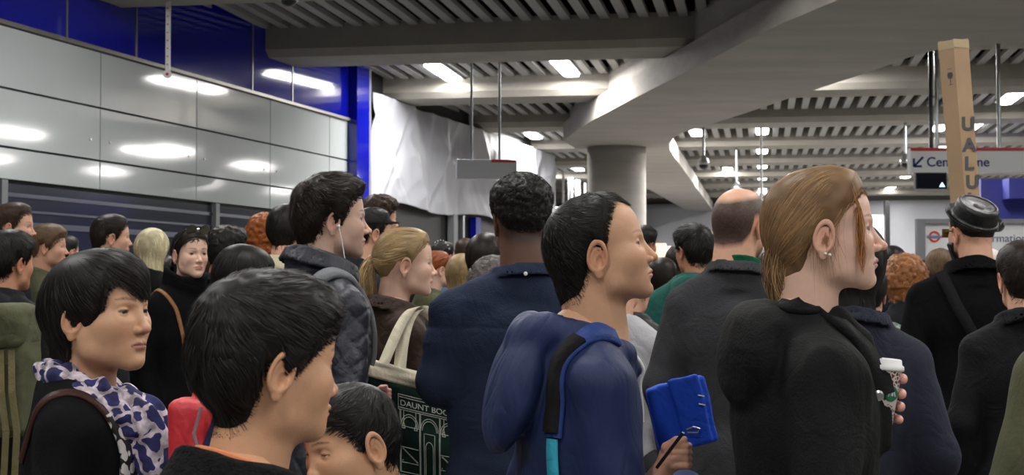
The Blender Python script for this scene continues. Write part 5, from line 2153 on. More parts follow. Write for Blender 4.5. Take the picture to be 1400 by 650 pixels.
# ================================================================== MAN IN HAT
hat = person('man from behind in round black leather hat and black coat, pale shirt tails below', (1326, 318), 6.0, -16, body=4, hs=1.03, q=dict(neck=0.060, width=1.0), skin='fair', hair='dark', style='short', n=1800,
             slen=0.015, swid=0.002, flow=flow_crown(), res=0.0034, w=0.215, hy=0.045, skinargs=dict(stubble=0.95), st=dict(side=0.004, top=0.006, tlo=0.001, line=[(0, .074), (25, .073), (42, .064), (55, .040), (66, .012), (78, -.04), (88, -.03), (94, .016), (112, .010), (122, -.01), (145, -.03), (180, -.035)]))
coat(hat, C_BLACK, t=0.028, hem=0.66, collar='coat', ch=0.05, res=0.008, amp=0.006, nr=0.070, seed=31, arm=(0.070, 0.062, 0.052), name='coat')
zs = hat.fig.zs
beard = sdf_obj('beard', lambda P: smax(head_d(hat.to_head(P), hat.q, False) - 0.010, -np.minimum(np.minimum(hat.to_head(P)[..., 1] - 0.012, -0.040 - hat.to_head(P)[..., 2]), hat.to_head(P)[..., 2] + 0.13), 0.006),
                hat.hc - 0.16, hat.hc + 0.14, 0.006, M_BLACKP, hat.root)


def hat_f(P):
    Q = (P @ rotm(0, 30))
    r = np.sqrt((Q[..., 0] / 0.093) ** 2 + (Q[..., 1] / 0.110) ** 2)
    crown = smax((r - (1.0 - 0.9 * np.clip(Q[..., 2], 0, 0.12))) * 0.09, np.abs(Q[..., 2] - 0.046) - 0.046, 0.016)
    dish = ell(Q, (0, 0, 0.100), (0.066, 0.082, 0.016))
    rim2 = np.sqrt(((r - 0.80) * 0.1) ** 2 + (Q[..., 2] - 0.090) ** 2) - 0.005
    crown = smin(smax(crown, -dish, 0.008), rim2, 0.006)
    rb = np.sqrt((Q[..., 0] / 0.122) ** 2 + (Q[..., 1] / 0.140) ** 2)
    brim = smax((rb - 1) * 0.12, np.abs(Q[..., 2] - 0.004 - 0.045 * np.clip(rb - 0.76, 0, 1) ** 1.0 * 2.6) - 0.0035, 0.004)
    bandh = np.maximum(np.abs((r - 1.0) * 0.10) - 0.004, np.abs(Q[..., 2] - 0.018) - 0.013)
    return smin(smin(crown, brim, 0.006), bandh, 0.003)


hv_, hf_ = nets(hat_f, (-0.15, -0.17, -0.04), (0.15, 0.17, 0.15), 0.004)
np_mesh('hat', hat.to_fig(hv_ * 0.93 + A(0, -0.020, 0.034)), hf_, C_LEATHER, hat.root)
m = MB()
g = [hat.to_fig(A(*p)[None])[0] for p in ((-0.082, -0.005, 0.004), (-0.080, 0.05, 0.006), (-0.066, 0.085, 0.004))]
m.tube(g, 0.0028, 8)
c = hat.to_fig(A(-0.036, 0.096, -0.001)[None])[0]
m.box(c, (0.028, 0.004, 0.018), tuple(Vector(hat.R[:, i]) for i in range(3)))
c = hat.to_fig(A(0.036, 0.096, -0.001)[None])[0]
m.box(c, (0.028, 0.004, 0.018), tuple(Vector(hat.R[:, i]) for i in range(3)))
m.build('sunglasses', mat('amber_lens', rgb(96, 74, 22), 0.1, coat=1.0), hat.root)
# shirt tails: longer on the left, cut slanting
def tails(P):
    d = hat.fig.trunk(P, 0.012)
    d = smin(d, ell(P, (0, 0, zs - 0.62), (0.175, 0.13, 0.25)), 0.03) + folds(P, 0.006, 35)
    low = zs - 0.83 + np.clip(-(P[..., 0] + 0.0) * 0.95, -0.05, 0.22) + np.clip(P[..., 0] * 0.8, 0, 0.15)
    return np.maximum(np.maximum(d, low - P[..., 2]), P[..., 2] - (zs - 0.55))
sdf_obj('shirt', tails, (-0.3, -0.24, zs - 0.95), (0.3, 0.24, zs - 0.5), 0.008, cloth_mat('pale_grey_linen', rgb(158, 158, 156), rough=0.95, bscale=200), hat.root)
band(hat, 'shoulder_strap', [(-0.13, -0.05, zs + 0.05), (-0.10, -0.15, zs - 0.06), (0.0, -0.18, zs - 0.25), (0.06, -0.18, zs - 0.5), (0.07, -0.18, zs - 0.62)], 0.045, 0.005, C_BLACK2, off=0.006)
sb = empty('shoulder_bag', at_y(1368, 650, 5.7))
props(sb, 'black shoulder bag with small buckle at the hip of the man in the hat', 'bag')
sdf_obj('bag_body', lambda P: np.linalg.norm(np.maximum(np.abs(P - A(0, 0, 0.0)) - A(0.10, 0.035, 0.105), 0), axis=-1) - 0.02 + folds(P, 0.005, 36), (-0.16, -0.1, -0.16), (0.16, 0.1, 0.16), 0.007, C_BLACK2, sb)
m = MB()
for a_, b_ in (((-0.13, 0.14), (-0.06, 0.14)), ((-0.13, 0.115), (-0.06, 0.115)), ((-0.13, 0.115), (-0.13, 0.14)), ((-0.06, 0.115), (-0.06, 0.14))):
    m.tube([(a_[0] + .0, -0.06, a_[1]), (b_[0], -0.06, b_[1])], 0.003, 6)
m.build('buckle', M_STEEL, sb)
m = MB()
m.box((-0.095, -0.052, 0.15), (0.024, 0.003, 0.10))
m.build('strap', C_BLACK2, sb)

# tall cardboard box
bt, bb = at_y(1303, 55, 6.35), at_y(1321, 292, 6.45)
axz = (bt - bb).normalized()
axx = Vector((0.472, -0.882, 0))
axx = (axx - axz * axx.dot(axz)).normalized()
axy = axz.cross(axx)
L_ = (bt - bb).length / 2 + 0.22
cc = (bt + bb) / 2 - axz * 0.22
bx = MB()
bx.box(cc, (0.045, 0.045, L_), (axx, axy, axz))
M_CARD = mat('cardboard', rgb(190, 160, 128), 0.85, noise=0.06, nscale=6)
cb_ = bx.build('cardboard_box', M_CARD, bevel=0.002)
props(cb_, 'tall narrow cardboard box with fragile symbol rising above the hat', 'box')
M_INK = mat('grey_ink', rgb(92, 94, 98), 0.8)
# left face normal -axx side faces left-front; right face normal is -axy
nl, nr_ = (-axx, -axy) if axx.y < 0 else (axx, -axy)
faces = sorted([(axx, axy), (-axx, axy), (axy, axx), (-axy, axx)], key=lambda t: t[0].y)[:2]
fl_ = min(faces, key=lambda t: t[0].x)
fr_ = max(faces, key=lambda t: t[0].x)


def on_box(fc, up_t, side, off=0.0006):
    n_, t_ = fc
    h_ = Z.cross(n_).normalized() 
    return cc + n_ * (0.045 + off) + h_ * side + axz * (L_ - up_t), h_


for ch_, up_t in (('U', 0.397), ('A', 0.490), ('L', 0.570), ('U', 0.652), ('I', 0.73)):
    p_, h_ = on_box(fr_, up_t, -0.038)
    t_ = text_obj('printed_letter', ch_, 0.080, M_INK, cb_, p_, h_, axz, extrude=0.0004, bold=0.003)
    t_.data.transform(Matrix.Diagonal((1.35, 1, 1, 1)))
m = MB()
p_, h_ = on_box(fl_, 0.17, 0.012)
n_ = fl_[0]
for (w_, z0_, z1_) in ((0.013, 0.005, 0.032), (0.016, 0.014, 0.026), (0.002, -0.02, 0.008), (0.012, -0.023, -0.020), (0.013, 0.046, 0.048)):
    m.box(p_ + axz * ((z0_ + z1_) / 2), (w_, 0.0006, (z1_ - z0_) / 2), (h_, n_, axz))
m.build('fragile_symbol', M_INK, cb_)
m = MB()
for fc in (fl_, fr_):
    p_, h_ = on_box(fc, 0.018, 0.0, 0.0008)
    m.box(p_, (0.046, 0.0008, 0.018), (h_, fc[0], axz))
m.build('packing_tape', mat('clear_tape', rgb(206, 186, 150), 0.3), cb_)

# ================================================================== THE REST OF THE CROWD
def simple(label, top, depth, face, body=None, hair='dark', style='short', skin='fair', c=C_BLACK2, hs=1.0, w=0.19, collar='stand', hem=0.7, t=0.02, kw=None, ck=None):
    """a figure given by the picture point of the top of its hair"""
    kw = dict(kw or {})
    S_ = dict(STYLES[style])
    S_.update(kw.get('st', {}))
    dy = (0.110 + S_['top']) * hs * F_PX / depth
    far = depth > 9
    a = dict(n=500 if far else 1600, swid=0.0045 if far else 0.003, res=0.0055 if far else 0.004)
    a.update(kw)
    o = person(label, (top[0], top[1] + dy), depth, face, body, hs=hs, skin=skin, hair=hair, style=style, w=w, **a)
    b = dict(t=t, hem=hem, collar=collar, res=0.013 if far else 0.010, seed=int(top[0]) % 97)
    b.update(ck or {})
    coat(o, c, **b)
    return o


LONG = dict(flow=flow_down(), slen=0.22, steps=10, over=0.0, wob=0.08, n=3500)
TIED = dict(flow=flow_to((0, -0.11, -0.02), nz=0.1), slen=0.12, steps=7, over=0.002, wob=0.1)

p21 = simple('man at the left edge in profile with short brown hair', (20, 277), 7.6, 86, hair='brown', kw=dict(n=2500), c=C_BLACK2)
p22 = simple('black haired person at the left edge wearing the olive rucksack', (14, 314), 5.9, 30, body=15, hair='black', style='kid', skin='tan', w=0.2, c=C_BLACK2, ck=dict(hood=0.9, t=0.03), kw=dict(n=4000, flow=flow_crown(fwd=0.2), slen=0.07))
p23 = simple('person with tousled fair hair raising a hand to the face, olive collar', (67, 306), 8.4, 80, body=60, hair='light', style='kid', c=C_OLIVE, ck=dict(collar='coat', ch=0.05),
             kw=dict(st=dict(side=0.022, top=0.026), slen=0.08, arms=dict(L=((-0.1, 0.3, -1), (0.35, 0.35, 1.0)))))
simple('dark haired head just behind the tousled fair haired person', (92, 322), 11.5, 30, hair='black')
simple('man with short dark brown hair and white shirt collar against the glass', (153, 293), 8.0, 66, hair='dark', kw=dict(n=2500), c=C_CHAR, ck=dict(collar='coat'))
simple('person with platinum blond hair seen from behind', (208, 312), 8.5, 5, hair='platinum', style='long', kw=LONG, c=C_BLACK2, w=0.16)
sun = simple('woman in black high collar with sunglasses pushed up on dark hair', (261, 313), 6.85, 142, body=130, hair='dark', style='slick', skin='pale', w=0.165, hs=0.97, c=C_BLACK, collar='high',
             ck=dict(ch=0.10, t=0.028, cr=0.018, res=0.008), kw=dict(flow=flow_to((0.0, -0.11, -0.01), nz=0.1), slen=0.14, n=4000, res=0.0032, hair_more=tail([(0, -0.10, 0.0), (0.02, -0.12, -0.05), (0.03, -0.11, -0.13)], [0.025, 0.03, 0.02], 400, 0.003),
                                                                      skinargs=dict(browk=1.0, lipc=(0.50, 0.20, 0.17), blush=0.35), q=dict(nose=0.85, jaw=0.9, neck=0.046, eyeopen=1.0, nosew=0.9)))
m = MB()
for sx in (-1, 1):
    c = sun.to_fig(A(sx * 0.034, 0.074, 0.116)[None])[0]
    R3 = Matrix(sun.R.tolist()) @ Matrix.Rotation(math.radians(-35), 3, 'X')
    m.lathe([(0.026, -0.002), (0.027, 0.0), (0.026, 0.002)], tuple(c), 20, rot=R3 @ Matrix.Rotation(math.radians(90), 3, 'X'))
    m.tube([sun.to_fig(A(sx * 0.060, 0.068, 0.114)[None])[0], sun.to_fig(A(sx * 0.088, 0.02, 0.06)[None])[0], sun.to_fig(A(sx * 0.084, -0.02, 0.02)[None])[0]], 0.0035, 6)
m.tube([sun.to_fig(A(-0.012, 0.082, 0.118)[None])[0], sun.to_fig(A(0.012, 0.082, 0.118)[None])[0]], 0.003, 6)
m.build('sunglasses', mat('dark_lens', rgb(20, 20, 24), 0.05, coat=1.0, spec=1.0), sun.root)
zs = sun.fig.zs
band(sun, 'shoulder_strap', [(0.12, -0.10, zs - 0.1), (0.13, -0.02, zs + 0.05), (0.12, 0.10, zs - 0.02), (0.10, 0.15, zs - 0.2)], 0.018, 0.004, C_TAN, off=0.004)
simple('man with black wavy hair facing away beside the sunglasses woman', (312, 308), 7.3, 35, hair='black', style='kid', skin='tan', c=C_CHAR, kw=dict(st=dict(lump=0.006, lumps=60), clump=1.0, n=3000), collar='coat')
simple('dark haired woman with head bowed and strands over her face', (333, 335), 5.9, 84, body=60, hair='black', style='bob', c=C_BLACK2, w=0.165,
       kw=dict(pitch=-18, st=dict(line=[(0, .060), (30, .055), (50, .03), (64, -.02), (78, -.06), (95, -.09), (120, -.13), (180, -.14)]), flow=flow_crown(c=(0, -0.03, 0.12), fwd=0.2, down=0.4, nz=0.2), slen=0.13, n=3500, over=0.03))
simple('person with bright orange curly hair behind the beige hood', (364, 291), 7.9, 20, hair='orange', style='curly', skin='pale', c=C_BLACK2, kw=dict(flow=flow_rand(), slen=0.05, clump=1.5, n=2500, st=dict(lump=0.01, lumps=55, side=0.022, top=0.03)))
simple('person with smooth black hair in beige hooded top behind the earphone man', (394, 279), 6.9, 18, hair='black', style='kid', c=C_BEIGE, ck=dict(hood=1.0, t=0.03), kw=dict(st=dict(side=0.018), n=3500, slen=0.08))
simple('man with tousled curly brown hair beyond the flat cap', (520, 266), 8.3, 62, hair='brown', style='kid', c=C_BLACK2, kw=dict(st=dict(lump=0.008, lumps=55, top=0.034, side=0.018), flow=flow_rand(), clump=1.2, slen=0.03, n=3500))
capm = simple('black haired man in a dark flat cap', (510, 284), 7.3, 66, hair='black', style='short', c=C_CHAR, kw=dict(n=2000), collar='coat')
sdf_obj('flat_cap', lambda P: smin(smax(ell(capm.to_head(P), (0, -0.018, 0.058), (0.088, 0.118, 0.062), rotm(0, -6)), 0.045 - capm.to_head(P)[..., 2], 0.006), ell(capm.to_head(P), (0, 0.095, 0.056), (0.062, 0.045, 0.006)), 0.008),
        capm.hc - 0.18, capm.hc + 0.18, 0.006, cloth_mat('charcoal_felt', rgb(44, 42, 42), rough=0.95), capm.root)
simple('red haired woman in olive jacket beside the ponytail woman\'s face', (598, 343), 9.4, 58, hair='red', style='slick', skin='pale', c=C_OLIVE, w=0.165, kw=dict(TIED, n=1500))
hb = simple('dark haired woman wearing a sparkling headband', (606, 330), 11.0, 40, hair='black', style='slick', c=C_DENIM, w=0.165, kw=dict(TIED, n=900))
m = MB()
for k in range(9):
    a = math.radians(-70 + 140 * k / 8)
    p_ = hb.to_fig(A(0.094 * math.sin(a), -0.03, 0.030 + 0.100 * math.cos(a))[None])[0]
    m.lathe([(0.001, -0.006), (0.006, 0), (0.001, 0.006)], tuple(p_), 8)
m.build('headband', M_PEARL, hb.root)
simple('man with short brown hair in the distant middle of the crowd', (636, 326), 12.6, 10, hair='brown')
simple('blonde long haired person low behind the red haired woman', (632, 347), 9.0, 20, hair='blond', style='long', kw=dict(LONG, n=1500), c=C_DENIM, w=0.16)
simple('woman with long dark brown hair next to the navy shirt\'s left ear', (664, 318), 7.2, 12, hair='dark', style='long', kw=LONG, c=C_BLACK2, w=0.17)
simple('grey curly haired person low at the navy shirt\'s left shoulder', (672, 350), 6.2, 15, hair='grey', style='curly', kw=dict(flow=flow_rand(), clump=1.5, slen=0.04, n=2500, st=dict(side=0.02, top=0.02, lump=0.008)), c=C_CHAR, w=0.16)
simple('brown haired head between navy shirt man and blue hooded man', (765, 297), 9.0, 30, hair='brown', kw=dict(st=dict(lump=0.005)))
simple('man with short black curly hair and black leather jacket by the orange board', (880, 308), 9.7, 40, hair='black', style='afro', c=C_BLACK2, skin='tan', kw=dict(flow=flow_rand(), n=900))
leath = simple('person in shiny black leather jacket behind the blue hooded man\'s chin', (862, 352), 6.0, 30, body=10, hair='dark', c=C_LEATHER, w=0.2, kw=dict(n=600), ck=dict(amp=0.012, t=0.03))
simple('person in pale grey sweater mostly hidden by the blue hooded man', (850, 338), 5.3, 20, body=15, hair='dark', c=C_LGREY, w=0.145, hs=0.95, kw=dict(n=600, pitch=-8, arms=dict(R=((0.12, 0.05, -1), (0.0, 0.6, -1)))), ck=dict(res=0.008, collar='none', hem=0.55))
simple('person wearing a brown fur collar beyond the blue hooded man\'s nose', (905, 352), 8.6, 20, hair='dark', c=C_FUR, w=0.17, ck=dict(amp=0.012, collar='high', ch=0.08, cr=0.02), kw=dict(n=400))
simple('young man with thick black hair in teal hooded top', (947, 306), 7.2, -24, body=10, hair='black', style='kid', skin='tan', c=C_TEAL, ck=dict(hood=0.9), kw=dict(flow=flow_crown(c=(0.0, -0.075, 0.09), nz=0.25), slen=0.06, n=4000, lift=0.012))
simple('dark haired woman partly behind the teal hooded young man', (929, 334), 10.5, 30, hair='dark', style='long', kw=dict(LONG, n=900), w=0.155)
simple('blonde head just left of the balding man', (982, 315), 8.8, 10, hair='blond', style='long', kw=dict(LONG, n=1800), w=0.16)
simple('curly ginger haired woman left of the hat man', (1237, 347), 7.6, 10, hair='ginger', style='curly', skin='pale', c=C_CHAR, w=0.17, kw=dict(flow=flow_rand(), clump=1.6, slen=0.05, n=4500, st=dict(lump=0.012, lumps=50)))
simple('black haired head above the ginger curls', (1220, 336), 9.6, 10, hair='black', style='kid', kw=dict(n=800))
puf = simple('person in dark green puffer jacket with black rucksack beyond the slate coat', (1186, 362), 6.7, 10, hair='black', style='kid', c=C_GREENP, ck=dict(hood=1.2, t=0.045, quilt=0.012, res=0.009), w=0.2, kw=dict(n=500))
simple('woman with slicked dark blond hair right beside the ginger curls', (1286, 340), 8.2, 22, hair='light', style='slick', skin='fair', c=C_BLACK2, w=0.165, kw=dict(TIED, n=2500))
simple('dark haired man at the right edge with pink skin at the neck', (1399, 329), 4.9, 6, hair='dark', c=C_BLACK2, w=0.2, kw=dict(n=4500, swid=0.002, res=0.003, st=dict(side=0.010)), collar='coat')
wh = simple('person in a pale rounded hat behind the hat man\'s shoulder', (1352, 341), 8.9, 10, hair='grey', style='short', c=C_LGREY, w=0.17, kw=dict(n=300))
sdf_obj('pale_hat', lambda P: smax(ell(wh.to_head(P), (0, -0.01, 0.03), (0.098, 0.118, 0.105)), -0.02 - wh.to_head(P)[..., 2], 0.01), wh.hc - 0.17, wh.hc + 0.17, 0.007, cloth_mat('white_felt', rgb(206, 200, 196), rough=0.95), wh.root)
olive = person('person in olive jacket cut off by the right edge, bent elbow showing', (1535, 350), 3.0, 20, body=0, hair='dark', n=600, res=0.005, w=0.19, arms=dict(L=((-0.28, 0.0, -1), (0.3, 0.9, -0.2))))
coat(olive, C_OLIVE, t=0.026, hem=0.5, res=0.007, amp=0.010, seed=41, arm=(0.088, 0.082, 0.060))

# child with the red backpack, hidden behind the tall boy
kid = person('child in navy top carrying the red backpack behind the boy in profile', (322, 516), 2.84, 20, body=20, hs=0.9, hair='black', style='kid', n=1500, res=0.004, w=0.115, hy=0.045)
coat(kid, cloth_mat('navy_fleece', rgb(28, 36, 66), rough=0.9), t=0.018, hem=0.5, res=0.008, seed=43)
rb = at_y(279, 618, 2.62)


def redbag(P):
    b = np.abs(P - A(0.02, 0, -0.04)) - A(0.055, 0.030, 0.115)
    d = np.linalg.norm(np.maximum(b, 0), axis=-1) + np.minimum(b.max(-1), 0) - 0.022
    d = smin(d, ell(P, (0.02, -0.05, -0.06), (0.055, 0.030, 0.075)), 0.015)
    d = smin(d, ell(P, (-0.002, -0.01, 0.10), (0.022, 0.020, 0.030)), 0.01)
    return d + folds(P, 0.006, 91, (12, 12, 9))


v_, f_ = nets(redbag, (-0.15, -0.13, -0.24), (0.16, 0.10, 0.18), 0.005)
ro = np_mesh('backpack', v_, f_, C_RED)
ro.location = rb
props(ro, 'red nylon backpack between the scarf woman and the boy in profile', 'backpack')
m = MB()
m.tube([(0.01, -0.075, 0.085), (0.0, -0.085, 0.04), (0.012, -0.09, 0.0), (0.03, -0.092, -0.02)], 0.0035, 8)
m.tube([(0.03, -0.092, -0.02), (0.02, -0.095, -0.06), (0.015, -0.095, -0.11)], 0.0025, 8)
m.build('cord', mat('grey_cord', rgb(128, 110, 116), 0.7), ro)
m = MB()
m.box((0.052, -0.05, 0.06), (0.026, 0.02, 0.07), (Vector((1, 0, -0.35)).normalized(), Vector((0, 1, 0)), Vector((0.35, 0, 1)).normalized()))
m.build('navy_panel', cloth_mat('navy_nylon', rgb(34, 40, 74), rough=0.6), ro, bevel=0.012)

# olive rucksack on the left
rk = empty('rucksack', at_y(-3, 515, 5.55))
props(rk, 'large olive rucksack with hanging straps on the back at the left edge', 'rucksack')
sdf_obj('pack_body', lambda P: np.linalg.norm(np.maximum(np.abs(P) - A(0.105, 0.06, 0.19), 0), axis=-1) - 0.035 + folds(P, 0.010, 92, (9, 9, 8)), (-0.2, -0.15, -0.3), (0.2, 0.15, 0.3), 0.008, C_OLIVE, rk)
sdf_obj('top_flap', lambda P: np.linalg.norm(np.maximum(np.abs(P - A(0.0, -0.02, 0.19)) - A(0.10, 0.07, 0.05), 0), axis=-1) - 0.035 + folds(P, 0.008, 93, (9, 9, 8)), (-0.2, -0.17, 0.05), (0.2, 0.15, 0.33), 0.008, C_OLIVE, rk)
for sx in (0.085, 0.045):
    m = MB()
    pts = [(sx, -0.10, 0.10), (sx + 0.01, -0.12, -0.05), (sx + 0.03, -0.12, -0.2), (sx + 0.02, -0.11, -0.36)]
    for a_, b_ in zip(pts[:-1], pts[1:]):
        a_, b_ = Vector(a_), Vector(b_)
        d_ = (b_ - a_)
        m.box((a_ + b_) / 2, (0.012, 0.003, d_.length / 2 + 0.004), (d_.normalized().cross(Vector((0, 1, 0))), Vector((0, 1, 0)), d_.normalized()))
    m.build('strap', cloth_mat('khaki_webbing', rgb(112, 104, 74), rough=0.9), rk)

# more of the crowd in the gaps
FILL = [(118, 356, 9.5, 20, 'dark', 'short'), (186, 352, 10.5, 40, 'brown', 'kid'), (232, 350, 10.0, 10, 'dark', 'short'), (290, 346, 9.0, -20, 'brown', 'short'), (350, 352, 10, 15, 'dark', 'kid'),
        (570, 338, 13.4, 20, 'dark', 'short'), (552, 336, 10.5, 20, 'black', 'short'), (590, 350, 12.0, 30, 'brown', 'short'), (617, 341, 14.5, 10, 'dark', 'kid'), (648, 352, 9.9, 60, 'dark', 'short'), (690, 345, 11, 0, 'brown', 'short'),
        (730, 340, 12.3, 0, 'dark', 'short'), (778, 335, 11.9, 0, 'dark', 'short'), (905, 356, 12, 20, 'dark', 'short'), (960, 345, 11.5, 0, 'brown', 'kid'), (1050, 345, 11, 0, 'dark', 'short'), (1100, 345, 10, 0, 'brown', 'short'),
        (1160, 345, 11, 0, 'dark', 'short'), (1262, 356, 10.8, 0, 'black', 'short'), (1305, 352, 11.7, 30, 'dark', 'short'), (1330, 350, 10.4, 0, 'brown', 'short'), (1376, 352, 9.4, 20, 'dark', 'kid'), (480, 330, 11, 20, 'dark', 'short'),
        (430, 345, 10.5, 20, 'brown', 'short'), (40, 345, 10.5, 30, 'dark', 'short')]
cl_ = [C_BLACK2, C_CHAR, C_SLATE, C_GREY, C_DENIM, C_OLIVE]
for i, (x_, y_, d_, fc_, h_, st_) in enumerate(FILL):
    simple('person deep in the crowd, only a sliver of hair or dark coat showing', (x_, y_), d_, fc_, hair=h_, style=st_, c=cl_[i % 6], kw=dict(n=300, group='people lost deep in the crowd'), ck=dict(res=0.018))

# ================================================================== SIGNS AND CEILING FITTINGS
# blank hanging sign left of the column
sg = empty('hanging_sign', at_y(665, 232, 22))
props(sg, 'blank pale grey hanging sign with a short red strip, left of the column', 'sign')
c0 = at_y(665, 232, 22)
hx_ = (at_y(706, 232, 22).x - at_y(624, 232, 22).x) / 2
hz_ = (at_y(665, 219, 22).z - at_y(665, 245, 22).z) / 2
sx_ = Vector((1, 0.12, 0)).normalized()
sy_ = Vector((-0.12, 1, 0)).normalized()
m = MB()
m.box((0, 0, 0), (hx_, 0.09, hz_), (sx_, sy_, Z))
m.build('sign_box', mat('sign_grey', rgb(206, 208, 214), 0.4), sg, bevel=0.01)
m = MB()
m.box(sx_ * (hx_ * 0.56) - sy_ * 0.091 + Z * (hz_ * 0.86), (hx_ * 0.42, 0.004, hz_ * 0.15), (sx_, sy_, Z))
m.build('red_strip', M_RED, sg)
m = MB()
m.box(sx_ * (hx_ * 0.97) - sy_ * 0.05, (0.01, 0.07, hz_ * 0.9), (sx_, sy_, Z))
m.build('end_cap', M_WHITE, sg)
for f_x in (-0.50, 0.44):
    m = MB()
    p_ = sx_ * (hx_ * f_x)
    m.tube([(p_.x, p_.y, hz_), (p_.x, p_.y, 5.0 - c0.z)], 0.02, 12)
    m.build('hanger_rod', M_POST, sg)
# line sign on the right
SD = 18.0
c0 = at_y(1360, 220, SD)
sg = empty('direction_sign', c0)
props(sg, 'white hanging sign with red top band, arrow and Central line lettering', 'sign')
hx_ = (at_y(1478, 220, SD).x - at_y(1243, 220, SD).x) / 2
hz_ = (at_y(1360, 203, SD).z - at_y(1360, 237, SD).z) / 2
m = MB()
m.box((0, 0, 0), (hx_, 0.08, hz_))
m.build('sign_box', M_SIGN, sg, bevel=0.008)
m = MB()
m.box((0, -0.082, hz_ * 0.87), (hx_, 0.004, hz_ * 0.13))
m.build('red_band', M_RED, sg)
yx = c0.y - 0.083
cen = c0
text_obj('lettering', 'Central line', 0.163, M_NAVYT, sg, Vector((at_y(1264, 220, SD).x, yx, cen.z - 0.075)), (1, 0, 0), Z, extrude=0.003, bold=0.002)
m = MB()
ac = Vector((at_y(1253, 220, SD).x - cen.x, -0.084, -0.02))
dg = Vector((1, 0, 1)).normalized()
dp = Vector((-1, 0, 1)).normalized()
m.box(ac + dg * 0.0, (0.085, 0.003, 0.013), (dg, Vector((0, 1, 0)), dp))
m.box(ac - dg * 0.075 + Vector((0.045, 0, -0.002)), (0.05, 0.003, 0.013))
m.box(ac - dg * 0.075 + Vector((-0.002, 0, 0.045)), (0.013, 0.003, 0.05))
m.build('arrow', M_NAVYT, sg)
for px_h in (1273, 1281, 1366):
    m = MB()
    p_ = at_y(px_h, 203, SD) - cen
    m.tube([(p_.x, 0.0, hz_), (p_.x, 0.0, 5.1 - cen.z)], 0.025, 10)
    m.build('hanger_rod', M_BLACKP if px_h == 1273 else M_STEEL, sg)
# monitor under the sign
c0 = at_y(1272, 248, SD)
mo = empty('monitor', c0)
props(mo, 'small black monitor hanging under the direction sign', 'monitor')
hx_ = (at_y(1294, 248, SD).x - at_y(1251, 248, SD).x) / 2
hz_ = (at_y(1272, 237.5, SD).z - at_y(1272, 260, SD).z) / 2
m = MB()
m.box((0, 0, 0), (hx_, 0.05, hz_))
m.build('monitor_case', M_BLACKP, mo, bevel=0.01)
m = MB()
m.box((0, -0.052, 0), (hx_ * 0.92, 0.002, hz_ * 0.86))
m.build('screen', mat('dark_screen', rgb(12, 16, 34), 0.15, coat=0.5), mo)
m = MB()
m.add([(hx_ * 0.48, -0.056, -hz_ * 0.72), (hx_ * 0.85, -0.056, -hz_ * 0.72), (hx_ * 0.66, -0.056, -hz_ * 0.15), (hx_ * 0.48, -0.053, -hz_ * 0.72), (hx_ * 0.85, -0.053, -hz_ * 0.72), (hx_ * 0.66, -0.053, -hz_ * 0.15)],
      [(0, 1, 2), (5, 4, 3), (0, 3, 4, 1), (1, 4, 5, 2), (2, 5, 3, 0)])
m.build('lit_symbol', glow('screen_symbol', (0.45, 0.75, 1.0), 2.2), mo)
# information board
ID = 13.0
c0 = at_y(1350, 360, ID)
ib = empty('information_board', (c0.x, c0.y, 0))
props(ib, 'white board headed with a red ring and bar symbol and the word Information', 'board')
x0_, x1_ = at_y(1262, 300, ID).x - c0.x, at_y(1460, 300, ID).x - c0.x
zt = at_y(1350, 303, ID).z
m = MB()
m.box(((x0_ + x1_) / 2, 0, zt / 2 + 0.35), ((x1_ - x0_) / 2, 0.03, zt / 2 - 0.35))
m.build('panel', M_SIGN, ib)
m = MB()
xs_ = at_y(1257, 300, ID).x - c0.x
m.box((xs_, -0.02, zt / 2 + 0.01), (0.035, 0.04, zt / 2 + 0.01))
m.box(((x0_ + x1_) / 2, -0.02, zt), ((x1_ - x0_) / 2, 0.045, 0.02))
m.build('frame', mat('silver_frame', rgb(150, 152, 158), 0.35, metal=0.5), ib)
rp = at_y(1276, 324, ID)
rc = Vector((rp.x - c0.x, -0.034, rp.z))
m = MB()
n = 40
vs_, fs2 = [], []
for k in range(n):
    a = 2 * math.pi * k / n
    for r_ in (0.034, 0.050):
        for yy in (0, 0.004):
            vs_.append((rc.x + r_ * math.cos(a), rc.y - yy, rc.z + r_ * math.sin(a)))
for k in range(n):
    a, b = k * 4, ((k + 1) % n) * 4
    fs2 += [(a + 1, a + 3, b + 3, b + 1), (a, a + 1, b + 1, b), (a + 3, a + 2, b + 2, b + 3)]
m.add(vs_, fs2)
rg_ = m.build('roundel_ring', mat('roundel_red', rgb(214, 56, 44), 0.4), ib)
m = MB()
m.box((rc.x, rc.y - 0.006, rc.z), (0.064, 0.003, 0.0095))
m.build('roundel_bar', mat('roundel_blue', rgb(120, 128, 168), 0.4), ib)
tx = text_obj('lettering', 'Information', 0.098, mat('grey_lettering', rgb(96, 100, 128), 0.5), ib, Vector((at_y(1331, 326, ID).x, c0.y - 0.032, at_y(1350, 331, ID).z)), (1, 0, 0), Z, extrude=0.002)
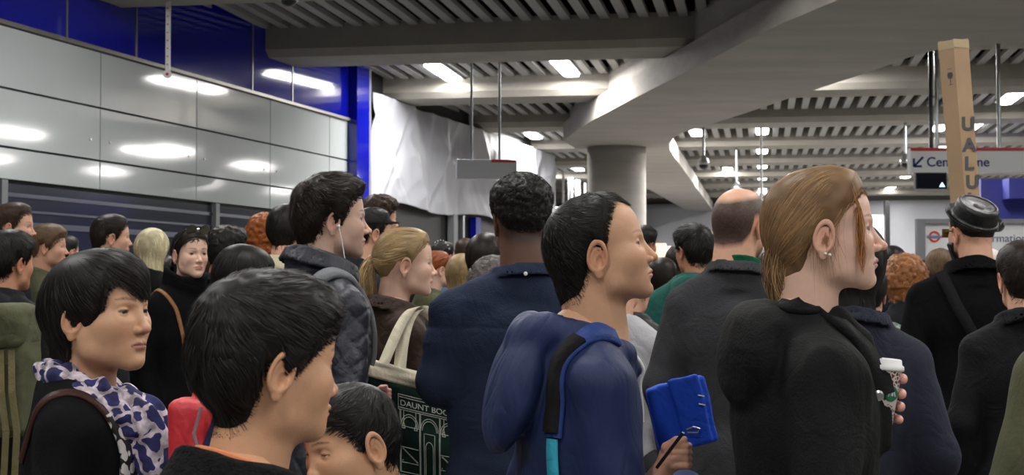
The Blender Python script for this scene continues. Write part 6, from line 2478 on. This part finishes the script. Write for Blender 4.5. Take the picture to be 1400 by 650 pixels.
# hanging dome cameras
for (x_, y0_, y1_, dp, lb) in ((962, 178, 224, 29.5, 'dome camera on a rod, the larger one right of the column'), (1007, 205, 259, 34.0, 'smaller distant dome camera on a rod above the balding man'),
                               (1238, 174, 222, 28.7, 'bright steel dome camera left of the direction sign')):
    p_ = at_y(x_, y1_, dp)
    t_ = empty('dome_camera', p_)
    props(t_, 'hanging ' + lb, 'camera')
    m = MB()
    m.tube([(0, 0, 0.05), (0, 0, 4.617 - p_.z)], 0.03, 10)
    m.build('rod', M_STEEL, t_)
    m = MB()
    m.lathe([(0.03, 0.17), (0.07, 0.12), (0.11, 0.05), (0.12, 0.0), (0.11, -0.02)], (0, 0, 0), 24)
    m.build('housing', M_STEEL, t_, smooth=True)
    m = MB()
    m.lathe([(0.10, -0.018), (0.095, -0.06), (0.065, -0.10), (0.02, -0.12)], (0, 0, 0), 24)
    m.build('dome', M_BLACKP, t_, smooth=True)
p_ = at_y(1041, 260, 30)
m = MB()
m.tube([(p_.x, 30, p_.z - 0.6), (p_.x, 30, 5.0)], 0.03, 8)
props(m.build('white_rod', M_WHITE), 'thin white rod hanging from the ceiling right of the balding man', 'rod')
# ceiling dome at the top edge
p_ = at_y(395, 1, 15.8)
t_ = empty('ceiling_dome', p_)
props(t_, 'dark dome camera on the slatted ceiling at the top edge', 'camera')
m = MB()
m.lathe([(0.085, 0.12), (0.09, 0.0), (0.075, -0.035), (0.03, -0.06)], (0, 0, 0.0), 28)
m.build('dome', M_BLACKP, t_, smooth=True)
m = MB()
m.lathe([(0.10, 0.03), (0.105, 0.0), (0.10, -0.005)], (0, 0, 0.0), 28)
m.tube([(0, 0, 0.03), (0, 0, 5.0 - p_.z)], 0.04, 10)
m.build('mount', M_STEEL, t_, smooth=False)
# dotted hanging strip before the blue panels
p_ = at_y(229, 98, 16.3)
t_ = empty('hanging_marker', p_)
props(t_, 'white hanging strip with red dots and a round end before the blue panels', 'marker')
m = MB()
m.box((0, 0, 0.42), (0.022, 0.01, 0.42))
m.box((0.026, 0, 0.42), (0.004, 0.012, 0.42))
m.tube([(0, 0, 0.8), (0, 0, 4.95 - p_.z)], 0.015, 8)
m.build('strip', M_WHITE, t_)
m = MB()
m.lathe([(0.048, -0.012), (0.05, 0.0), (0.048, 0.012)], (0, 0, -0.03), 24, rot=Matrix.Rotation(math.radians(90), 3, 'X'))
m.build('disc', M_WHITE, t_)
for k in range(8):
    m = MB()
    m.lathe([(0.009, -0.002), (0.009, 0.002)], (0, -0.012, 0.08 + 0.09 * k), 10, rot=Matrix.Rotation(math.radians(90), 3, 'X'))
    m.build('red_dot', M_RED, t_)
m = MB()
m.lathe([(0.017, -0.002), (0.017, 0.002)], (0, -0.015, -0.03), 12, rot=Matrix.Rotation(math.radians(90), 3, 'X'))
m.build('red_centre', M_RED, t_)
